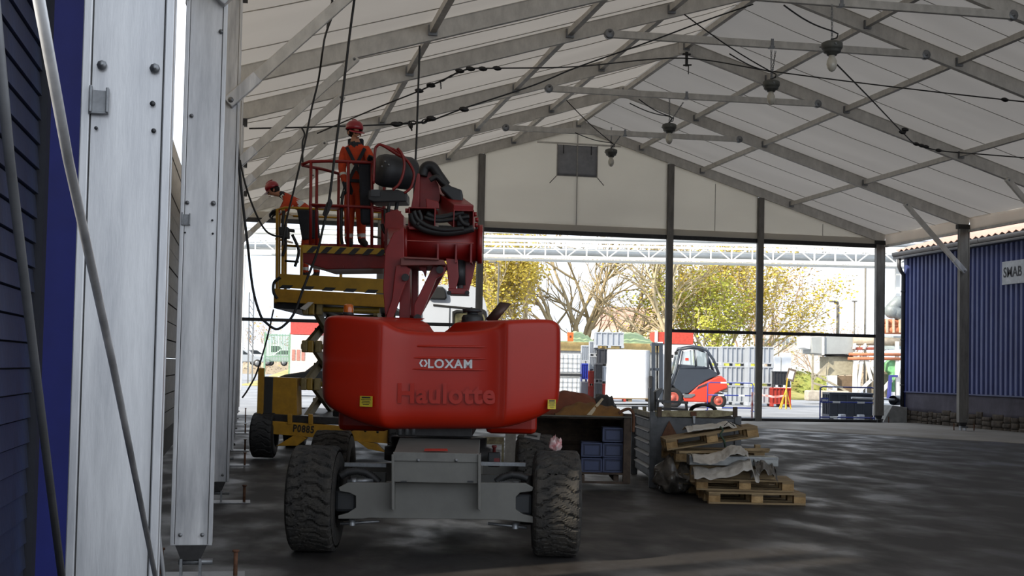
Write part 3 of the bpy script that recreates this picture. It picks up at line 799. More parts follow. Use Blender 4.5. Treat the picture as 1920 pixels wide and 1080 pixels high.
for s in (-1, 1):
    ring = [(s*.004, .030), (s*.020, .030), (s*.036, 0), (s*.020, -.030), (s*.004, -.030), (s*.004, -.018), (s*.012, -.018), (s*.021, 0), (s*.012, .018), (s*.004, .018)]
    b.prism([(c.x+x, yf-.003, c.z+z) for x, z in ring], (0, -.002, 0))
b.build('hexagon_logo', wl_, CWO, one=True)
def decal(x, y, wd, hg, yl, rz, par):
    c = L(x, y, yl); e = MB().box((0, 0, 0), (wd, .003, hg)).build('warning_sticker', mat('sticker_yellow', '#cdb52e', .55), par); e.location = c; e.rotation_euler = (0, 0, rz)
    b = MB(); b.box((0, -.003, hg*.36), (wd*.7, .002, hg*.13))
    for i in range(4): b.box((0, -.003, hg*(.16-.15*i)), (wd*(.8, .6, .7, .5)[i], .002, hg*.05))
    b.build('sticker_print', blkp, e)
decal(686.5, 752.5, .125, .09, -.262, -.46, CWO); decal(1034.5, 758, .08, .082, -.122, .47, CWO)
# side engine covers
for s in (-1, 1): MB().bb(s*.45, s*.93, .85, 2.1, 1.0, 1.72).build('engine_cover', red, E, bevel=.05)
b = MB(); a = L(918, 604, .6); c = L(948, 568, .6); b.tube([a, c], .046, 20)
mx_ = c.x-.015; nn = len(b.v)
for i_ in range(20):            # slanted cut of the pipe mouth
    v_ = Vector(b.v[20+i_]); d_ = (c-a).normalized(); k_ = (v_-c).dot(Vector((.77, 0, -.64)))/.052; b.v[20+i_] = tuple(v_ + d_*(.035*k_))
o_ = b.build('exhaust_pipe', mat('brown_exhaust', '#4d3c36', .45, .5), E)
b = MB(); c = L(886, 600, .45); b.lathe([(.0, -.2), (.10, -.2), (.10, .02), (.085, .045), (.05, .05), (.05, .07), (.085, .075), (.07, .1), (0, .105)], c, n=20); b.tube([c+Vector((-.09, 0, .08)), c+Vector((-.0, 0, .1))], .02, 6); b.build('filler_cap', blkp, E, one=True)
# beacon
c = L(653, 592, .5); b = MB(); b.lathe([(0, 0), (.05, 0), (.05, .03), (0, .03)], c, n=16); bo = b.build('beacon', blkp, E, one=True)
b = MB(); b.lathe([(.045, .03), (.046, .06), (.043, .095), (.03, .105), (0, .107)], c, n=16); b.build('beacon_lens', mat('amber_lens', '#c4600e', .25, coat=.5), bo)

# boom: parallel links, knuckle cylinder, hose trays
def plate(name, pts, y0, y1, m=dred, bev=.006, par=None): return BL.P(pts, y0, y1).build(name, m, par or E, bevel=bev)
plate('boom_link', [(720, 606), (733, 606), (770, 505), (757, 495), (742, 498), (735, 560)], .75, .82)
plate('boom_link', [(748, 616), (769, 618), (769, 500), (750, 500)], .95, 1.25)
plate('boom_link', [(772, 606), (783, 606), (784, 498), (773, 498)], 1.3, 1.42)
plate('boom_strut', [(776, 572), (812, 498), (836, 500), (832, 514), (818, 522), (790, 590), (776, 604)], .85, .93)
plate('boom_strut', [(780, 572), (816, 498), (840, 500), (790, 590), (780, 604)], 1.3, 1.36)
b = MB()
for x, y in ((825, 506), (760, 520), (783, 596)): b.tube([L(x, y, .7), L(x, y, 1.45)], .035, 12)
b.build('pivot_pin', dsteel, E)
plate('boom_side_plate', [(722, 470), (738, 436), (757, 425), (758, 488), (748, 520), (733, 588), (722, 592), (718, 540)], .80, 1.1)
plate('link_head', [(751, 483), (832, 487), (835, 497), (751, 498)], .7, 1.4, mat('worn_red', '#7f4a44', .5, .2))
plate('link_head_top', [(757, 481), (823, 484), (823, 488), (757, 485)], .66, .72, mat('worn_red', '#7f4a44', .5, .2))
plate('latch_hook', [(785, 498), (800, 500), (799, 510), (797, 520), (793, 509), (786, 505)], .9, 1.0)
c0 = L(757, 457, 1.15); c1 = L(898, 460, 1.15); rr = .157
kn = MB().tube([c0, c1], rr, 36).build('knuckle_tube', dred, E)
for x, r_ in ((757, 1.16), (896, 1.2)):
    c = L(x, 458, 1.15); MB().tube([c, c+Vector((.045, 0, 0))], rr*r_, 36).build('tube_flange', dred, kn)
for x in (822, 856, 884):
    a = L(x, 458, 1.0)
    MB().bb(a.x-.008, a.x+.008, .95, 1.2, L(x, 493, 1.0).z, a.z).build('tube_rib', dred, kn)
a = L(762, 440, .99); MB().beam(L(761, 451, .992), L(888, 456, .992), .012, .006).build('highlight_strip', mat('highlight_red', '#b4564c', .5), kn)  # paler red strip: highlight along the tube, painted as a thin bar
plate('ram_bracket', [(836, 484), (858, 486), (860, 520), (853, 550), (842, 546)], 1.0, 1.05)
plate('ram_bracket', [(872, 487), (893, 487), (886, 520), (877, 552), (866, 550)], 1.25, 1.3)
MB().tube([L(862, 488, 1.15), L(862, 535, 1.15)], .055, 14).build('boom_ram', blkp, E)
b = MB().tube([L(862, 500, 1.15), L(863, 548, 1.15)], .03, 12); b.build('ram_rod', steel, E)
plate('ram_foot', [(840, 540), (877, 541), (878, 552), (841, 551)], .98, 1.32)
b = MB()
for x in (842, 876): b.tube([L(x, 549, .93), L(x, 549, 1.36)], .022, 8)
b.build('ram_bolt', dsteel, E)
# trays above the tube
def openbox(name, x0, y0, x1, y1, ya, yb, t=.012, m=dred):
    a = L(x0, y0, ya); c = L(x1, y1, ya); b = MB()
    X0, X1, Z0, Z1 = a.x, c.x, c.z, a.z
    b.bb(X0, X1, ya, yb, Z1-t, Z1); b.bb(X0, X1, ya, yb, Z0, Z0+t); b.bb(X0, X0+t, ya, yb, Z0, Z1); b.bb(X1-t, X1, ya, yb, Z0, Z1); b.bb(X0, X1, yb-t, yb, Z0, Z1)
    return b.build(name, m, E, bevel=.004, one=True)
openbox('hose_tray', 766, 388, 816, 428, .95, 1.5)
openbox('boom_end_box', 850, 393, 888, 430, .95, 1.5)
plate('tray_floor', [(766, 425), (886, 428), (886, 433), (766, 430)], .95, 1.5)
ub = MB().beam(L(868, 405, 1.1), L(806, 356, 3.0), .20, .22).build('upper_boom', dred, E, bevel=.01)
plate('boom_cheek', [(776, 392), (788, 318), (793, 313), (808, 320), (822, 346), (826, 372), (818, 392)], 1.7, 1.8)
plate('boom_cheek', [(770, 392), (782, 325), (787, 325), (786, 392)], 1.5, 1.6)
plate('boom_cover', [(824, 352), (838, 346), (866, 356), (868, 380), (850, 378), (838, 366)], 1.4, 1.7, blkp, .015)
plate('cheek_plate', [(798, 372), (822, 378), (824, 392), (800, 390)], 1.35, 1.45)
def hose(pts, r, yl, name='hydraulic_hose', m=blk, par=None, fr=None):
    F = fr or BL; P3 = [F.L(p[0], p[1], p[2] if len(p) > 2 else yl) for p in pts]; out = []
    for i in range(len(P3)-1):
        p0 = P3[max(i-1, 0)]; p1 = P3[i]; p2 = P3[i+1]; p3 = P3[min(i+2, len(P3)-1)]
        for q in range(6):
            t = q/6; out.append(.5*((2*p1)+(p2-p0)*t+(2*p0-5*p1+4*p2-p3)*t*t+(3*p1-p0-3*p2+p3)*t*t*t))
    out.append(P3[-1]); return MB().tube(out, r, 8).build(name, m, par or F.e)
hose([(792, 330), (797, 314), (810, 312), (822, 328), (836, 348)], .05, 1.65)
hose([(806, 338), (818, 332), (828, 340), (842, 352)], .025, 1.5)
hose([(772, 400), (776, 416), (796, 430), (830, 436), (862, 434), (888, 428)], .035, .93)
hose([(776, 396), (784, 412), (805, 425), (835, 431), (870, 428)], .022, .9)
hose([(800, 400), (820, 408), (845, 404), (870, 398)], .028, 1.0)
hose([(795, 408), (822, 414), (850, 411), (880, 406)], .020, .97)
hose([(860, 404), (868, 418), (880, 422)], .02, .9)
hose([(785, 395), (790, 410), (782, 422)], .018, .9)
for x in (776, 788): MB().box(L(x, 411, .92), (.04, .02, .02)).build('hose_label', white, E)
BL.P([(856, 400), (878, 400), (880, 424), (856, 424)], 1.05, 1.35).build('hose_manifold', blkp, E, bevel=.01)
b = MB()
for x, y in ((760, 395), (888, 402), (891, 412), (890, 422)): b.tube([L(x, y, 1.0), L(x+6, y, 1.0)], .022, 8)
b.build('pin_cap', dred, E)
# jib back to the basket
MB().beam(L(745, 470, 1.1), L(738, 440, 5.2), .16, .18).build('jib_beam', dred, E, bevel=.01)
plate('jib_head', [(722, 400), (745, 392), (757, 405), (757, 480), (728, 500), (720, 470)], 5.0, 5.3)
plate('jib_bracket', [(722, 462), (737, 450), (742, 500), (733, 540), (724, 540)], 4.9, 5.1)
for pts in ([(722, 392), (724, 420), (735, 438), (752, 436)], [(730, 380), (728, 405), (734, 430), (748, 440)], [(716, 420), (722, 436), (738, 446)]): hose(pts, .022, 5.1)
# ---- basket
NY, FYL = 5.7, 6.65
bk = dred
rail = .021
def rt_(name, pts, par=E, m=bk, r=rail): return MB().tube([L(*p) for p in pts], r, 8).build(name, m, par)
bf = plate('basket_floor', [(568, 472), (724, 477), (738, 484), (738, 503), (612, 505), (590, 498), (568, 492)], NY, FYL, dred, .01)
rt_('top_rail', [(567, 308, NY), (580, 303, NY), (616, 302, NY), (700, 305, NY), (704, 312, NY)]); rt_('side_rail', [(567, 308, NY), (567, 310, NY+.05), (604, 317, 6.15), (641, 327, FYL), (660, 328, FYL)])
rt_('top_rail', [(660, 328, FYL), (750, 331, FYL)])
rt_('middle_rail', [(582, 384, NY), (650, 387, NY), (700, 389, NY), (752, 399, NY)]); rt_('middle_rail', [(635, 391, FYL), (745, 397, FYL)]); rt_('side_rail', [(582, 384, NY), (598, 388, 6.0), (635, 391, FYL)])
for x, t, bt, yl in ((583, 304, 462, NY), (653, 303, 466, NY), (698, 305, 468, NY), (718, 391, 470, NY), (734, 400, 470, NY), (594, 313, 463, 6.05), (635, 326, 466, FYL), (720, 330, 470, FYL)):
    rt_('rail_post', [(x, t, yl), (x-1, bt, yl)])
rt_('grab_rail', [(700, 444, NY), (714, 446, NY), (722, 454, NY), (722, 466, NY)], r=.014, m=mat('worn_steel', '#55504a', .5, .4))
tbm = mat('hazard_yellow', '#c9a12c', .55)
tb = BL.P([(568, 459), (720, 466), (720, 477), (568, 474)], NY-.03, NY).build('toe_board', tbm, E)
for i in range(6):
    x = 578+i*26; y = 461+(x-568)*.046
    BL.P([(x+8, y), (x+20, y+.5), (x+8, y+12.6), (x-4, y+12)], NY-.036, NY-.03).build('hazard_stripe', blkp, tb)
BL.P([(720, 466), (724, 466), (724, 478), (720, 477)], NY-.03, FYL).build('toe_board', tbm, E)
MB().bb(L(570, 466, FYL).x, L(730, 466, FYL).x, FYL, FYL+.02, L(650, 470, FYL).z, L(650, 458, FYL).z).build('toe_board', dred, E)
for x in (640, 690): MB().box(L(x, 500, NY-.02)+Vector((0, .02, 0)), (.05, .03, .03)).build('floor_clip', dred, E)
# control drum with its red guard loops
ca = L(708, 318, 5.45); cb_ = L(772, 326, 5.75); ax = (cb_-ca)
b = MB(); b.lathe([(0, 0), (.15, 0), (.195, .03), (.215, .10), (.218, ax.length-.05), (.20, ax.length), (0, ax.length)], ca, ax, 28)
dr = b.build('cable_drum', mat('dark_drum', '#2d2e31', .55, 0, .1, 3), E, one=True)
b = MB()
for x, y in ((722, 303), (729, 309), (716, 312)): b.sphere(L(x, y, 5.3), .014, 8, 6)
b.build('drum_switch', steel, dr)
hose([(700, 345), (703, 285), (707, 274), (716, 272), (742, 288), (762, 300), (774, 318), (776, 332), (770, 352), (758, 362)], .018, 5.4, 'drum_guard', dred)
hose([(745, 278), (753, 288), (758, 305), (756, 325), (748, 345), (736, 356)], .018, 5.3, 'drum_guard', dred)
hose([(716, 272), (745, 284), (768, 305)], .018, 5.6, 'drum_guard', dred)
BL.P([(690, 357), (745, 355), (763, 361), (763, 378), (700, 379), (690, 374)], 5.4, 5.85).build('control_box', mat('control_box', '#2b2c2f', .5), E, bevel=.015)
MB().box(L(704, 362, 5.38), (.12, .01, .09)).build('control_label', mat('dark_label', '#3a3d42', .4), E)
BL.P([(672, 300), (696, 302), (696, 420), (676, 420)], 5.72, 5.86).build('tool_bag', navy, E, bevel=.03)
hose([(640, 372), (645, 358), (641, 380), (640, 440), (642, 458)], .02, 5.75, 'hanging_rope', blk)
hose([(745, 378), (742, 395), (735, 410), (738, 430)], .025, 5.5)

# ---- worker standing in the basket
ofs = 6.2
wA = empty('person', BL.M @ L(664, 466, ofs), -YAW, 'standing person in orange workwear and red helmet in the red basket', 'person')
o_ = L(664, 466, ofs)
def Q(x, y, dy=0): return L(x, y, ofs+dy)-o_
K = dict(pelvis=Q(665, 352), spine=Q(665, 326), chest=Q(667, 289), neck=Q(666, 266), head=Q(665, 249),
    shol=Q(646, 278, .05), elbl=Q(641, 316, -.05), wril=Q(646, 342, -.15), shor=Q(687, 279, -.05), elbr=Q(699, 312, -.22), wrir=Q(691, 299, -.42),
    hipl=Q(656, 362, .02), kneel=Q(655, 408, -.02), ankl=Q(654, 452, .03), toel=Q(657, 459, -.12), hipr=Q(675, 362, 0), kneer=Q(677, 408, -.05), ankr=Q(678, 452, 0), toer=Q(687, 459, -.12), dark=())
# lift the figure so that the soles meet the floor
worker(wA, K, Vector((.55, -.75, -.30)), {'l': Vector((.3, -.2, -1)), 'r': Vector((.35, -.8, .2))})
b = MB()
for a, c in (((650, 276, -.12), (683, 340, -.16)), ((684, 278, -.15), (654, 338, -.15)), ((652, 338, -.14), (682, 340, -.16))):
    b.beam(Q(*a), Q(*c), .045, .012, up=Vector((0, 1, 0)))
b.build('harness_strap', navy, wA, one=True)
b = MB().prism([Q(673, 352, -.16), Q(690, 352, -.16), Q(691, 415, -.14), Q(677, 416, -.14)], (0, .06, 0)); b.build('tool_pouch', navy, wA, bevel=.02)
b = MB().beam(Q(652, 268, .06), Q(682, 268, .06), .05, .12); b.build('collar_hood', navy, wA, bevel=.03)

# ================================================================ SCISSOR LIFT
SC = Fr(620, 21.5, -.04, name='scissor_lift', label='yellow scissor lift with raised platform behind the red boom lift', cat='scissor lift')
E2 = SC.e; M2 = SC.L
def sp(name, pts, y0, y1, m=yel, bev=.006, par=None): return SC.P(pts, y0, y1).build(name, m, par or E2, bevel=bev)
sp('deck_edge', [(514, 541), (735, 553), (735, 577), (514, 566)], 0, .06)
tb = sp('toe_board', [(522, 513), (735, 524), (735, 551), (522, 539)], .02, .06, mat('dirty_yellow', '#a8821c', .55, 0, .12, 6))
for i in range(6):
    x = 524+i*40; y = 534+(x-523)*.054
    sp('hazard_stripe', [(x+6, y), (x+26, y+1), (x+19, y+7.5), (x-1, y+6.5)], .012, .02, blkp, 0, tb)
sp('deck', [(514, 560), (735, 572), (735, 578), (514, 566)], .06, 3.6, dsteel)
sp('side_beam', [(513, 541), (517, 541), (517, 568), (513, 568)], .06, 3.6)
sp('deck_underframe', [(513, 566), (600, 570), (600, 580), (560, 580), (513, 578)], .2, 3.4, dsteel)
sp('deck_brace', [(562, 578), (578, 566), (588, 567), (572, 582)], -.02, .03, alu_d)
for x, t, bt, yl in ((520, 392, 560, .05), (531, 392, 520, .05), (566, 462, 520, .05), (524, 400, 552, 1.2), (536, 402, 545, 2.3), (640, 395, 530, .05), (728, 400, 530, .05)):
    a = M2(x, t, yl); c = M2(x-1, bt, yl); MB().beam(a, c, .045, .045).build('rail_post', yel, E2)
def srail(pts, m=yel, r=.02, name='guard_rail'): return MB().tube([M2(*p) for p in pts], r, 8).build(name, m, E2)
srail([(518, 394, .05), (535, 389, .05), (600, 392, .05), (735, 399, .05)]); srail([(519, 394, .05), (524, 398, 1.2), (538, 402, 2.4), (548, 405, 3.4)])
srail([(531, 460, .05), (566, 462, .05), (640, 464, .05), (735, 468, .05)]); srail([(534, 489, .05), (560, 491, .05)], blkp, .018, 'gate_bar'); srail([(518, 448, .05), (528, 450, 1.2), (548, 455, 3.4)])
srail([(550, 405, 3.4), (735, 412, 3.4)])
for pts in ([(526, 520, 0), (514, 530, 0), (513, 548, 0), (520, 560, 0)], [(532, 395, 0), (530, 430, 0), (536, 455, 0), (530, 480, 0)], [(548, 440, 0), (560, 470, 0), (553, 500, 0)]): hose(pts, .025, 0, 'control_cable', blk, None, SC)
sp('platform_control', [(522, 425), (540, 425), (541, 447), (524, 446)], -.1, .08, blkp, .02)
sp('cable_hook', [(538, 428), (552, 430), (552, 436), (538, 434)], -.05, 0, blkp)
# scissor linkage, seen end-on
am = mat('arm_yellow_shaded', '#8a7a4e', .6, 0, .2, 8)  # yellow arms browned in the base colour for the shade under the deck
zl0, zl1 = M2(580, 790, .3).z, M2(580, 580, .3).z
ns = 3
for sx in (578, 592, 690, 704):
    X = M2(sx, 700, .5).x; odd = sx in (592, 704)
    for i in range(ns):
        za = zl0+(zl1-zl0)*i/ns; zb_ = zl0+(zl1-zl0)*(i+1)/ns
        a = (X, .25, za if not odd else zb_); c = (X, 3.2, zb_ if not odd else za)
        MB().beam(a, c, .07, .17).build('scissor_arm', am, E2, bevel=.006)
for i in range(ns+1):
    z = zl0+(zl1-zl0)*i/ns; zm = z+(zl1-zl0)/ns/2
    for yy, z_ in ((.25, z), (3.2, z)) + (((1.72, zm),) if i < ns else ()):
        MB().tube([(M2(568, 700, .5).x, yy, z_), (M2(712, 700, .5).x, yy, z_)], .045, 12).build('pivot_pin', mat('pin_yellow', '#9c7d2a', .5), E2)
    for sx in (572, 583, 597):
        X = M2(sx, 700, .2).x; MB().bb(X-.05, X+.05, .06, .24, z-.10, z+.10).build('pivot_lug', am if sx != 583 else mat('pin_yellow', '#9c7d2a'), E2, bevel=.02)
X = M2(640, 700, 1).x; MB().beam((X, .5, zl0+.1), (X, 2.8, zl0+1.0), .12, .12).build('lift_ram', dsteel, E2)
# chassis
cb2 = sp('cross_beam', [(500, 789), (742, 806), (742, 833), (500, 813)], -.25, -.12)
c = M2(569, 805, -.26); text('stencil_number', 'P0885', .16, mat('stencil_black', '#1c1710', .7), cb2, (c.x, -.254, c.z), (PI/2, .06, 0), .001, .006, .78, 1.15)
for x, y in ((660, 806), (685, 808), (708, 810)): 
    b = MB(); bolt(b, M2(x, y, -.25), .018); b.build('beam_bolt', dsteel, cb2)
sp('stabiliser_foot', [(518, 836), (548, 818), (560, 816), (575, 822), (556, 836)], -.3, -.1); sp('stabiliser_foot', [(668, 826), (706, 832), (722, 848), (690, 842)], -.3, -.1)
for x in (543, 582): sp('beam_lug', [(x-4, 776), (x+4, 777), (x+4, 796), (x-4, 796)], -.28, -.2, yel)
sp('tool_box', [(510, 707), (556, 709), (557, 792), (508, 790)], 0, .5); sp('box_side', [(488, 706), (512, 707), (509, 790), (486, 788)], -.03, .5, blkp)
sp('corner_post', [(484, 690), (495, 690), (492, 790), (481, 788)], -.1, -.02)
sp('chassis_deck', [(505, 776), (742, 790), (742, 802), (505, 790)], -.1, 3.6, dsteel)
stm_ = tyre_mesh(.37, .36, 20, .012).mesh('tyre'); stm_.materials.append(blk)
for x, yl in ((496, .0), (752, 0), (500, 2.9), (752, 2.9)):
    t = bpy.data.objects.new('tyre', stm_); COL.objects.link(t); t.parent = E2; t.location = (M2(x, 800, yl if yl < 1 else 0).x, yl, .37)
    MB().lathe([(0, .10), (.15, .1), (.16, .05), (.16, 0)], (0, 0, 0), Vector((-1, 0, 0)), 16).build('hub', mat('hub_grey', '#77726a', .6), t)
# worker bending over the scissor platform rail
ofs2 = .62
o2 = M2(580, 530, ofs2)
wB = empty('person', SC.M @ o2, -YAW, 'person in orange workwear bending over the yellow platform rail, red helmet down', 'person')
def Q2(x, y, dy=0): return M2(x, y, ofs2+dy)-o2
K = dict(pelvis=Q2(583, 408), spine=Q2(568, 386), chest=Q2(546, 371), neck=Q2(525, 362), head=Q2(512, 358, -.02), headup=Vector((-.45, 0, .9)).normalized(),
    shol=Q2(540, 380, -.18), elbl=Q2(527, 400, -.28), wril=Q2(517, 394, -.42), shor=Q2(543, 368, .17), elbr=Q2(530, 392, .2), wrir=Q2(519, 398, -.1),
    hipl=Q2(580, 416, -.10), kneel=Q2(571, 466, -.12), ankl=Q2(573, 516, -.1), toel=Q2(562, 523, -.14), hipr=Q2(590, 416, .10), kneer=Q2(592, 466, .12), ankr=Q2(594, 516, .1), toer=Q2(582, 523, .04), dark=('pelvis', 'hipl', 'hipr'))
worker(wB, K, Vector((-.80, -.25, -.55)), {'l': Vector((-.5, -.3, -.5)), 'r': Vector((-.4, -.4, -.5))})
b = MB().prism([Q2(556, 392, -.26), Q2(596, 392, -.26), Q2(598, 446, -.24), Q2(566, 450, -.24)], (0, .09, 0)); b.build('tool_pouch', navy, wB, bevel=.03)
b = MB().beam(Q2(528, 366, -.10), Q2(548, 388, -.20), .06, .02, up=Vector((0, 1, 0))); b.build('harness_strap', refl, wB)
tag(SC.e.copy(), None) if False else None
tg = MB().prism([BL.M @ L(x, y, 5.2) for x, y in ((604, 402), (612, 380), (620, 372), (623, 380), (616, 398), (610, 408))], BL.M.to_3x3() @ Vector((0, .05, 0)))
tag(tg.build('hand_tool', blkp, bevel=.01), 'black hand tool hanging on the cable beside the red basket', 'tool')
# small things on the boom lift
c = BL.M @ L(1051, 846, .05)
def lump(name, m, c, sx, sy, sz, label, cat, seed=0, n=18, amp=.35, parent=None):
    b = MB(); 
    b.grid(lambda u, v: (lambda a, t: Vector(((math.cos(a)*math.sin(t))*sx*(1+amp*noise.noise(Vector((3*math.cos(a)*math.sin(t), 3*math.sin(a)*math.sin(t), seed+2*math.cos(t))))), math.sin(a)*math.sin(t)*sy*(1+amp*noise.noise(Vector((seed+3*math.cos(a), 3*math.sin(a), t*2)))), sz*(math.cos(t)*.5+.5)*(1+amp*noise.noise(Vector((2*a, seed, t*2)))))))(2*PI*u, PI*v), n, n//2)
    o = b.build(name, m, parent, one=True); o.location = c
    return tag(o, label, cat) if label else o
ttop = BL.M @ Vector((wheel_pos[1][0], 0, .91))
lump('crumpled_bag', mat('white_plastic', '#c9c4c0', .4, 0, .2, 20, .5, 30, col2='#b0565a'), ttop+Vector((-.02, -.02, -.01)), .055, .05, .11, 'crumpled white and pink bag on top of the right front tyre', 'bag', 5, 16, .6)
rtop = BL.M @ Vector((wheel_pos[3][0], 2.65, .93))
pe = empty('slotted_plate', BL.M @ L(998, 826, 2.2), -YAW-.2, 'silver slotted plate lying tilted on the right rear tyre', 'plate')
b = MB().box((0, 0, .05), (.16, .10, .012), M=Matrix.Rotation(.7, 3, 'X') @ Matrix.Rotation(.2, 3, 'Y')); b.build('plate', steel, pe)
b = MB().box((0, -.01, .055), (.11, .02, .004), M=Matrix.Rotation(.7, 3, 'X') @ Matrix.Rotation(.2, 3, 'Y')); b.build('slot', blkp, pe)
c = L(926, 875, .32)
ca_ = empty('oil_canister', BL.M @ Vector((c.x, .32, c.z)), -YAW, 'small black canister with red cap standing on the grey chassis', 'canister')
MB().bb(-.055, .055, -.05, .05, 0, .13).build('canister_body', blkp, ca_, bevel=.012); MB().bb(-.0, .05, -.053, -.05, .01, .08).build('canister_label', mat('maroon', '#7a2a2a', .6), ca_); MB().lathe([(0, 0), (.015, 0), (.015, .04), (.022, .04), (.022, .06), (0, .06)], (0, 0, .13), n=12).build('cap', mat('maroon', '#7a2a2a'), ca_)

# ================================================================ LAMPS AND CABLES
lampm = mat('lamp_housing', '#5d5e59', .55, .2, .1, 8); glassm = mat('frosted_lamp_glass', '#c6c2b4', .25, 0, .05, 5, coat=.4)
lamps = [(1560, 84, 18.9, (1560, 8), (1470, 10), 'nearest pendant lamp, hanging from the topmost tie beam'), (1446, 156, 23.6, (1454, 96), (1283, 27), 'second nearest pendant lamp, below a long tie beam'),
         (1255, 236, 28.6, (1281, 192), (1198, 186), 'third pendant lamp, on a slanted chain under the middle tie beam'), (1146, 283, 33.6, (1168, 248), (1060, 186), 'farthest pendant lamp, just right of the gable window')]
proto_l = None
for i, (x, y, Y, ch, co, lab) in enumerate(lamps):
    p = atY(x, y, Y-.1)
    if proto_l is None:
        r = empty('pendant_lamp', p, 0, lab, 'lamp', 'pendant lamps under the ridge')
        b = MB(); b.lathe([(0, .06), (.05, .06), (.10, .055), (.155, .03), (.165, .02), (.165, -.05), (.15, -.075), (.14, -.08), (.14, -.11), (.12, -.13), (.085, -.14), (.075, -.17), (0, -.17)], (0, 0, 0), n=28); h_ = b.build('lamp_housing', lampm, r, one=True)
        b = MB(); b.tube([(0, 0, .05), (0, 0, .09)], .025, 8); b.build('cable_gland', blkp, h_)
        b = MB()
        for k in range(3):
            a = 2*PI*k/3+.4; b.tube([(.165*math.cos(a), .165*math.sin(a), -.02), (.195*math.cos(a), .195*math.sin(a), -.02)], .012, 6)
        b.build('housing_clip', steel, h_)
        b = MB(); b.lathe([(.045, -.165), (.05, -.20), (.075, -.25), (.083, -.31), (.07, -.37), (.045, -.41), (.02, -.425), (0, -.43)], (0, 0, 0), n=20); b.build('glass_bulb', glassm, r, one=True)
        proto_l = r
    else:
        r = copy_tree(proto_l); r.location = p; r['label'] = lab
    # chain and cord
    t = atY(ch[0], ch[1], Y-.1) - p
    b = MB(); n = max(6, int(t.length/.045)); A = Vector((0, 0, .06))
    for k in range(n):
        q0 = A.lerp(t, k/n); q1 = A.lerp(t, (k+1.15)/n); s_ = Vector((.012, 0, 0)) if k % 2 else Vector((0, .012, 0))
        b.tube([q0+s_, q1+s_], .007, 4, cap=False); b.tube([q0-s_, q1-s_], .007, 4, cap=False)
    o = b.build('chain', steel, r, one=True); o['kind'] = 'stuff'
    e_ = atY(co[0], co[1], Y-1.2) - p
    pts = [Vector((0, 0, .09)), Vector((.05, 0, .16)), Vector((.02, 0, .22))]
    if i < 2: pts = [Vector((0, 0, .09)), Vector((.09, .02, .12)), Vector((.10, 0, .18)), Vector((0, 0, .22))]
    pts += [pts[-1].lerp(e_, k/8)-Vector((0, 0, .05*math.sin(PI*k/8))) for k in range(1, 9)]
    MB().tube(pts, .012, 6).build('lamp_cord', blk, r)
def under(x, y, Y):
    while Y > 8:
        p = atY(x, y, Y)
        if p.z < RZ-SL*abs(p.x-XC)-.12: break
        Y -= .2
    return Y
def cable(name, pts, r, label, Y=None, fr=None, m=blk, extra=None):
    P3 = [(fr.M @ fr.L(*p)) if fr else (atY(p[0], p[1], under(p[0], p[1], p[2] if len(p) > 2 else Y))) for p in pts]; out = []
    for i in range(len(P3)-1):
        p0 = P3[max(i-1, 0)]; p1 = P3[i]; p2 = P3[i+1]; p3 = P3[min(i+2, len(P3)-1)]
        for q in range(8):
            t = q/8; out.append(.5*((2*p1)+(p2-p0)*t+(2*p0-5*p1+4*p2-p3)*t*t+(3*p1-p0-3*p2+p3)*t*t*t))
    out.append(P3[-1]); return tag(MB().tube(out, r, 6).build(name, m), label, 'cable')
def chainlinks(parent, pts, Y, step=.10, r=.012, wd=.03, name='chain_link'):
    P3 = [atY(p[0], p[1], under(p[0], p[1], Y)) for p in pts]
    for a, c in zip(P3, P3[1:]):
        n = max(2, int((c-a).length/step))
        for k in range(n):
            m_ = a.lerp(c, (k+.5)/n); d = (c-a).normalized(); s_ = Vector((0, 1, 0)) if k % 2 else d.cross(Vector((0, 1, 0)))
            ring = [m_+d*math.cos(t)*step*.62+s_*math.sin(t)*wd for t in [2*PI*j/10 for j in range(10)]]
            MB().tube(ring, r, 5, closed=True).build(name, dsteel, parent)
def fittings(parent, pts, Y, r=.045):
    for x, y in pts: MB().lathe([(0, -.09), (r*.6, -.07), (r, -.02), (r, .02), (r*.6, .07), (0, .09)], atY(x, y, under(x, y, Y)), Vector((1, 0, -.1)), 8).build('shackle', dsteel, parent)
c1 = cable('bracing_cable', [(467, 241), (600, 238), (740, 233), (800, 228), (870, 203), (1000, 160), (1080, 127), (1215, 79), (1330, 36), (1412, 8)], .014, 'steel bracing wire with a slack chain above the standing worker', 21.5)
chainlinks(c1, [(742, 233), (793, 229), (806, 222)], 21.45); chainlinks(c1, [(769, 232), (771, 240)], 21.4); fittings(c1, [(742, 233), (809, 222), (870, 205)], 21.4)
c2 = cable('bracing_cable', [(595, 250), (700, 205), (785, 171), (830, 150), (876, 130), (932, 128), (1080, 125), (1280, 109), (1450, 134), (1650, 160), (1884, 187), (1960, 194)], .014, 'long bracing wire crossing under the roof peak, with chain at its left', 28.3)
chainlinks(c2, [(800, 162), (828, 152), (862, 134)], 28.2, .13); chainlinks(c2, [(826, 154), (827, 166)], 28.2, .12); fittings(c2, [(786, 170), (808, 160), (862, 133), (882, 129), (905, 129), (932, 128), (1884, 187)], 28.2)
c3 = cable('bracing_cable', [(1566, 118, 19), (1630, 183, 22), (1692, 248, 26), (1719, 271, 28), (1767, 283, 28.2), (1850, 290, 28.2), (1960, 299, 28.2)], .014, 'bracing wire running down from the nearest lamp to the right rafters')
fittings(c3, [(1692, 248), (1697, 243)], 25.9); fittings(c3, [(1718, 270), (1728, 273), (1736, 275), (1760, 282)], 27.9)
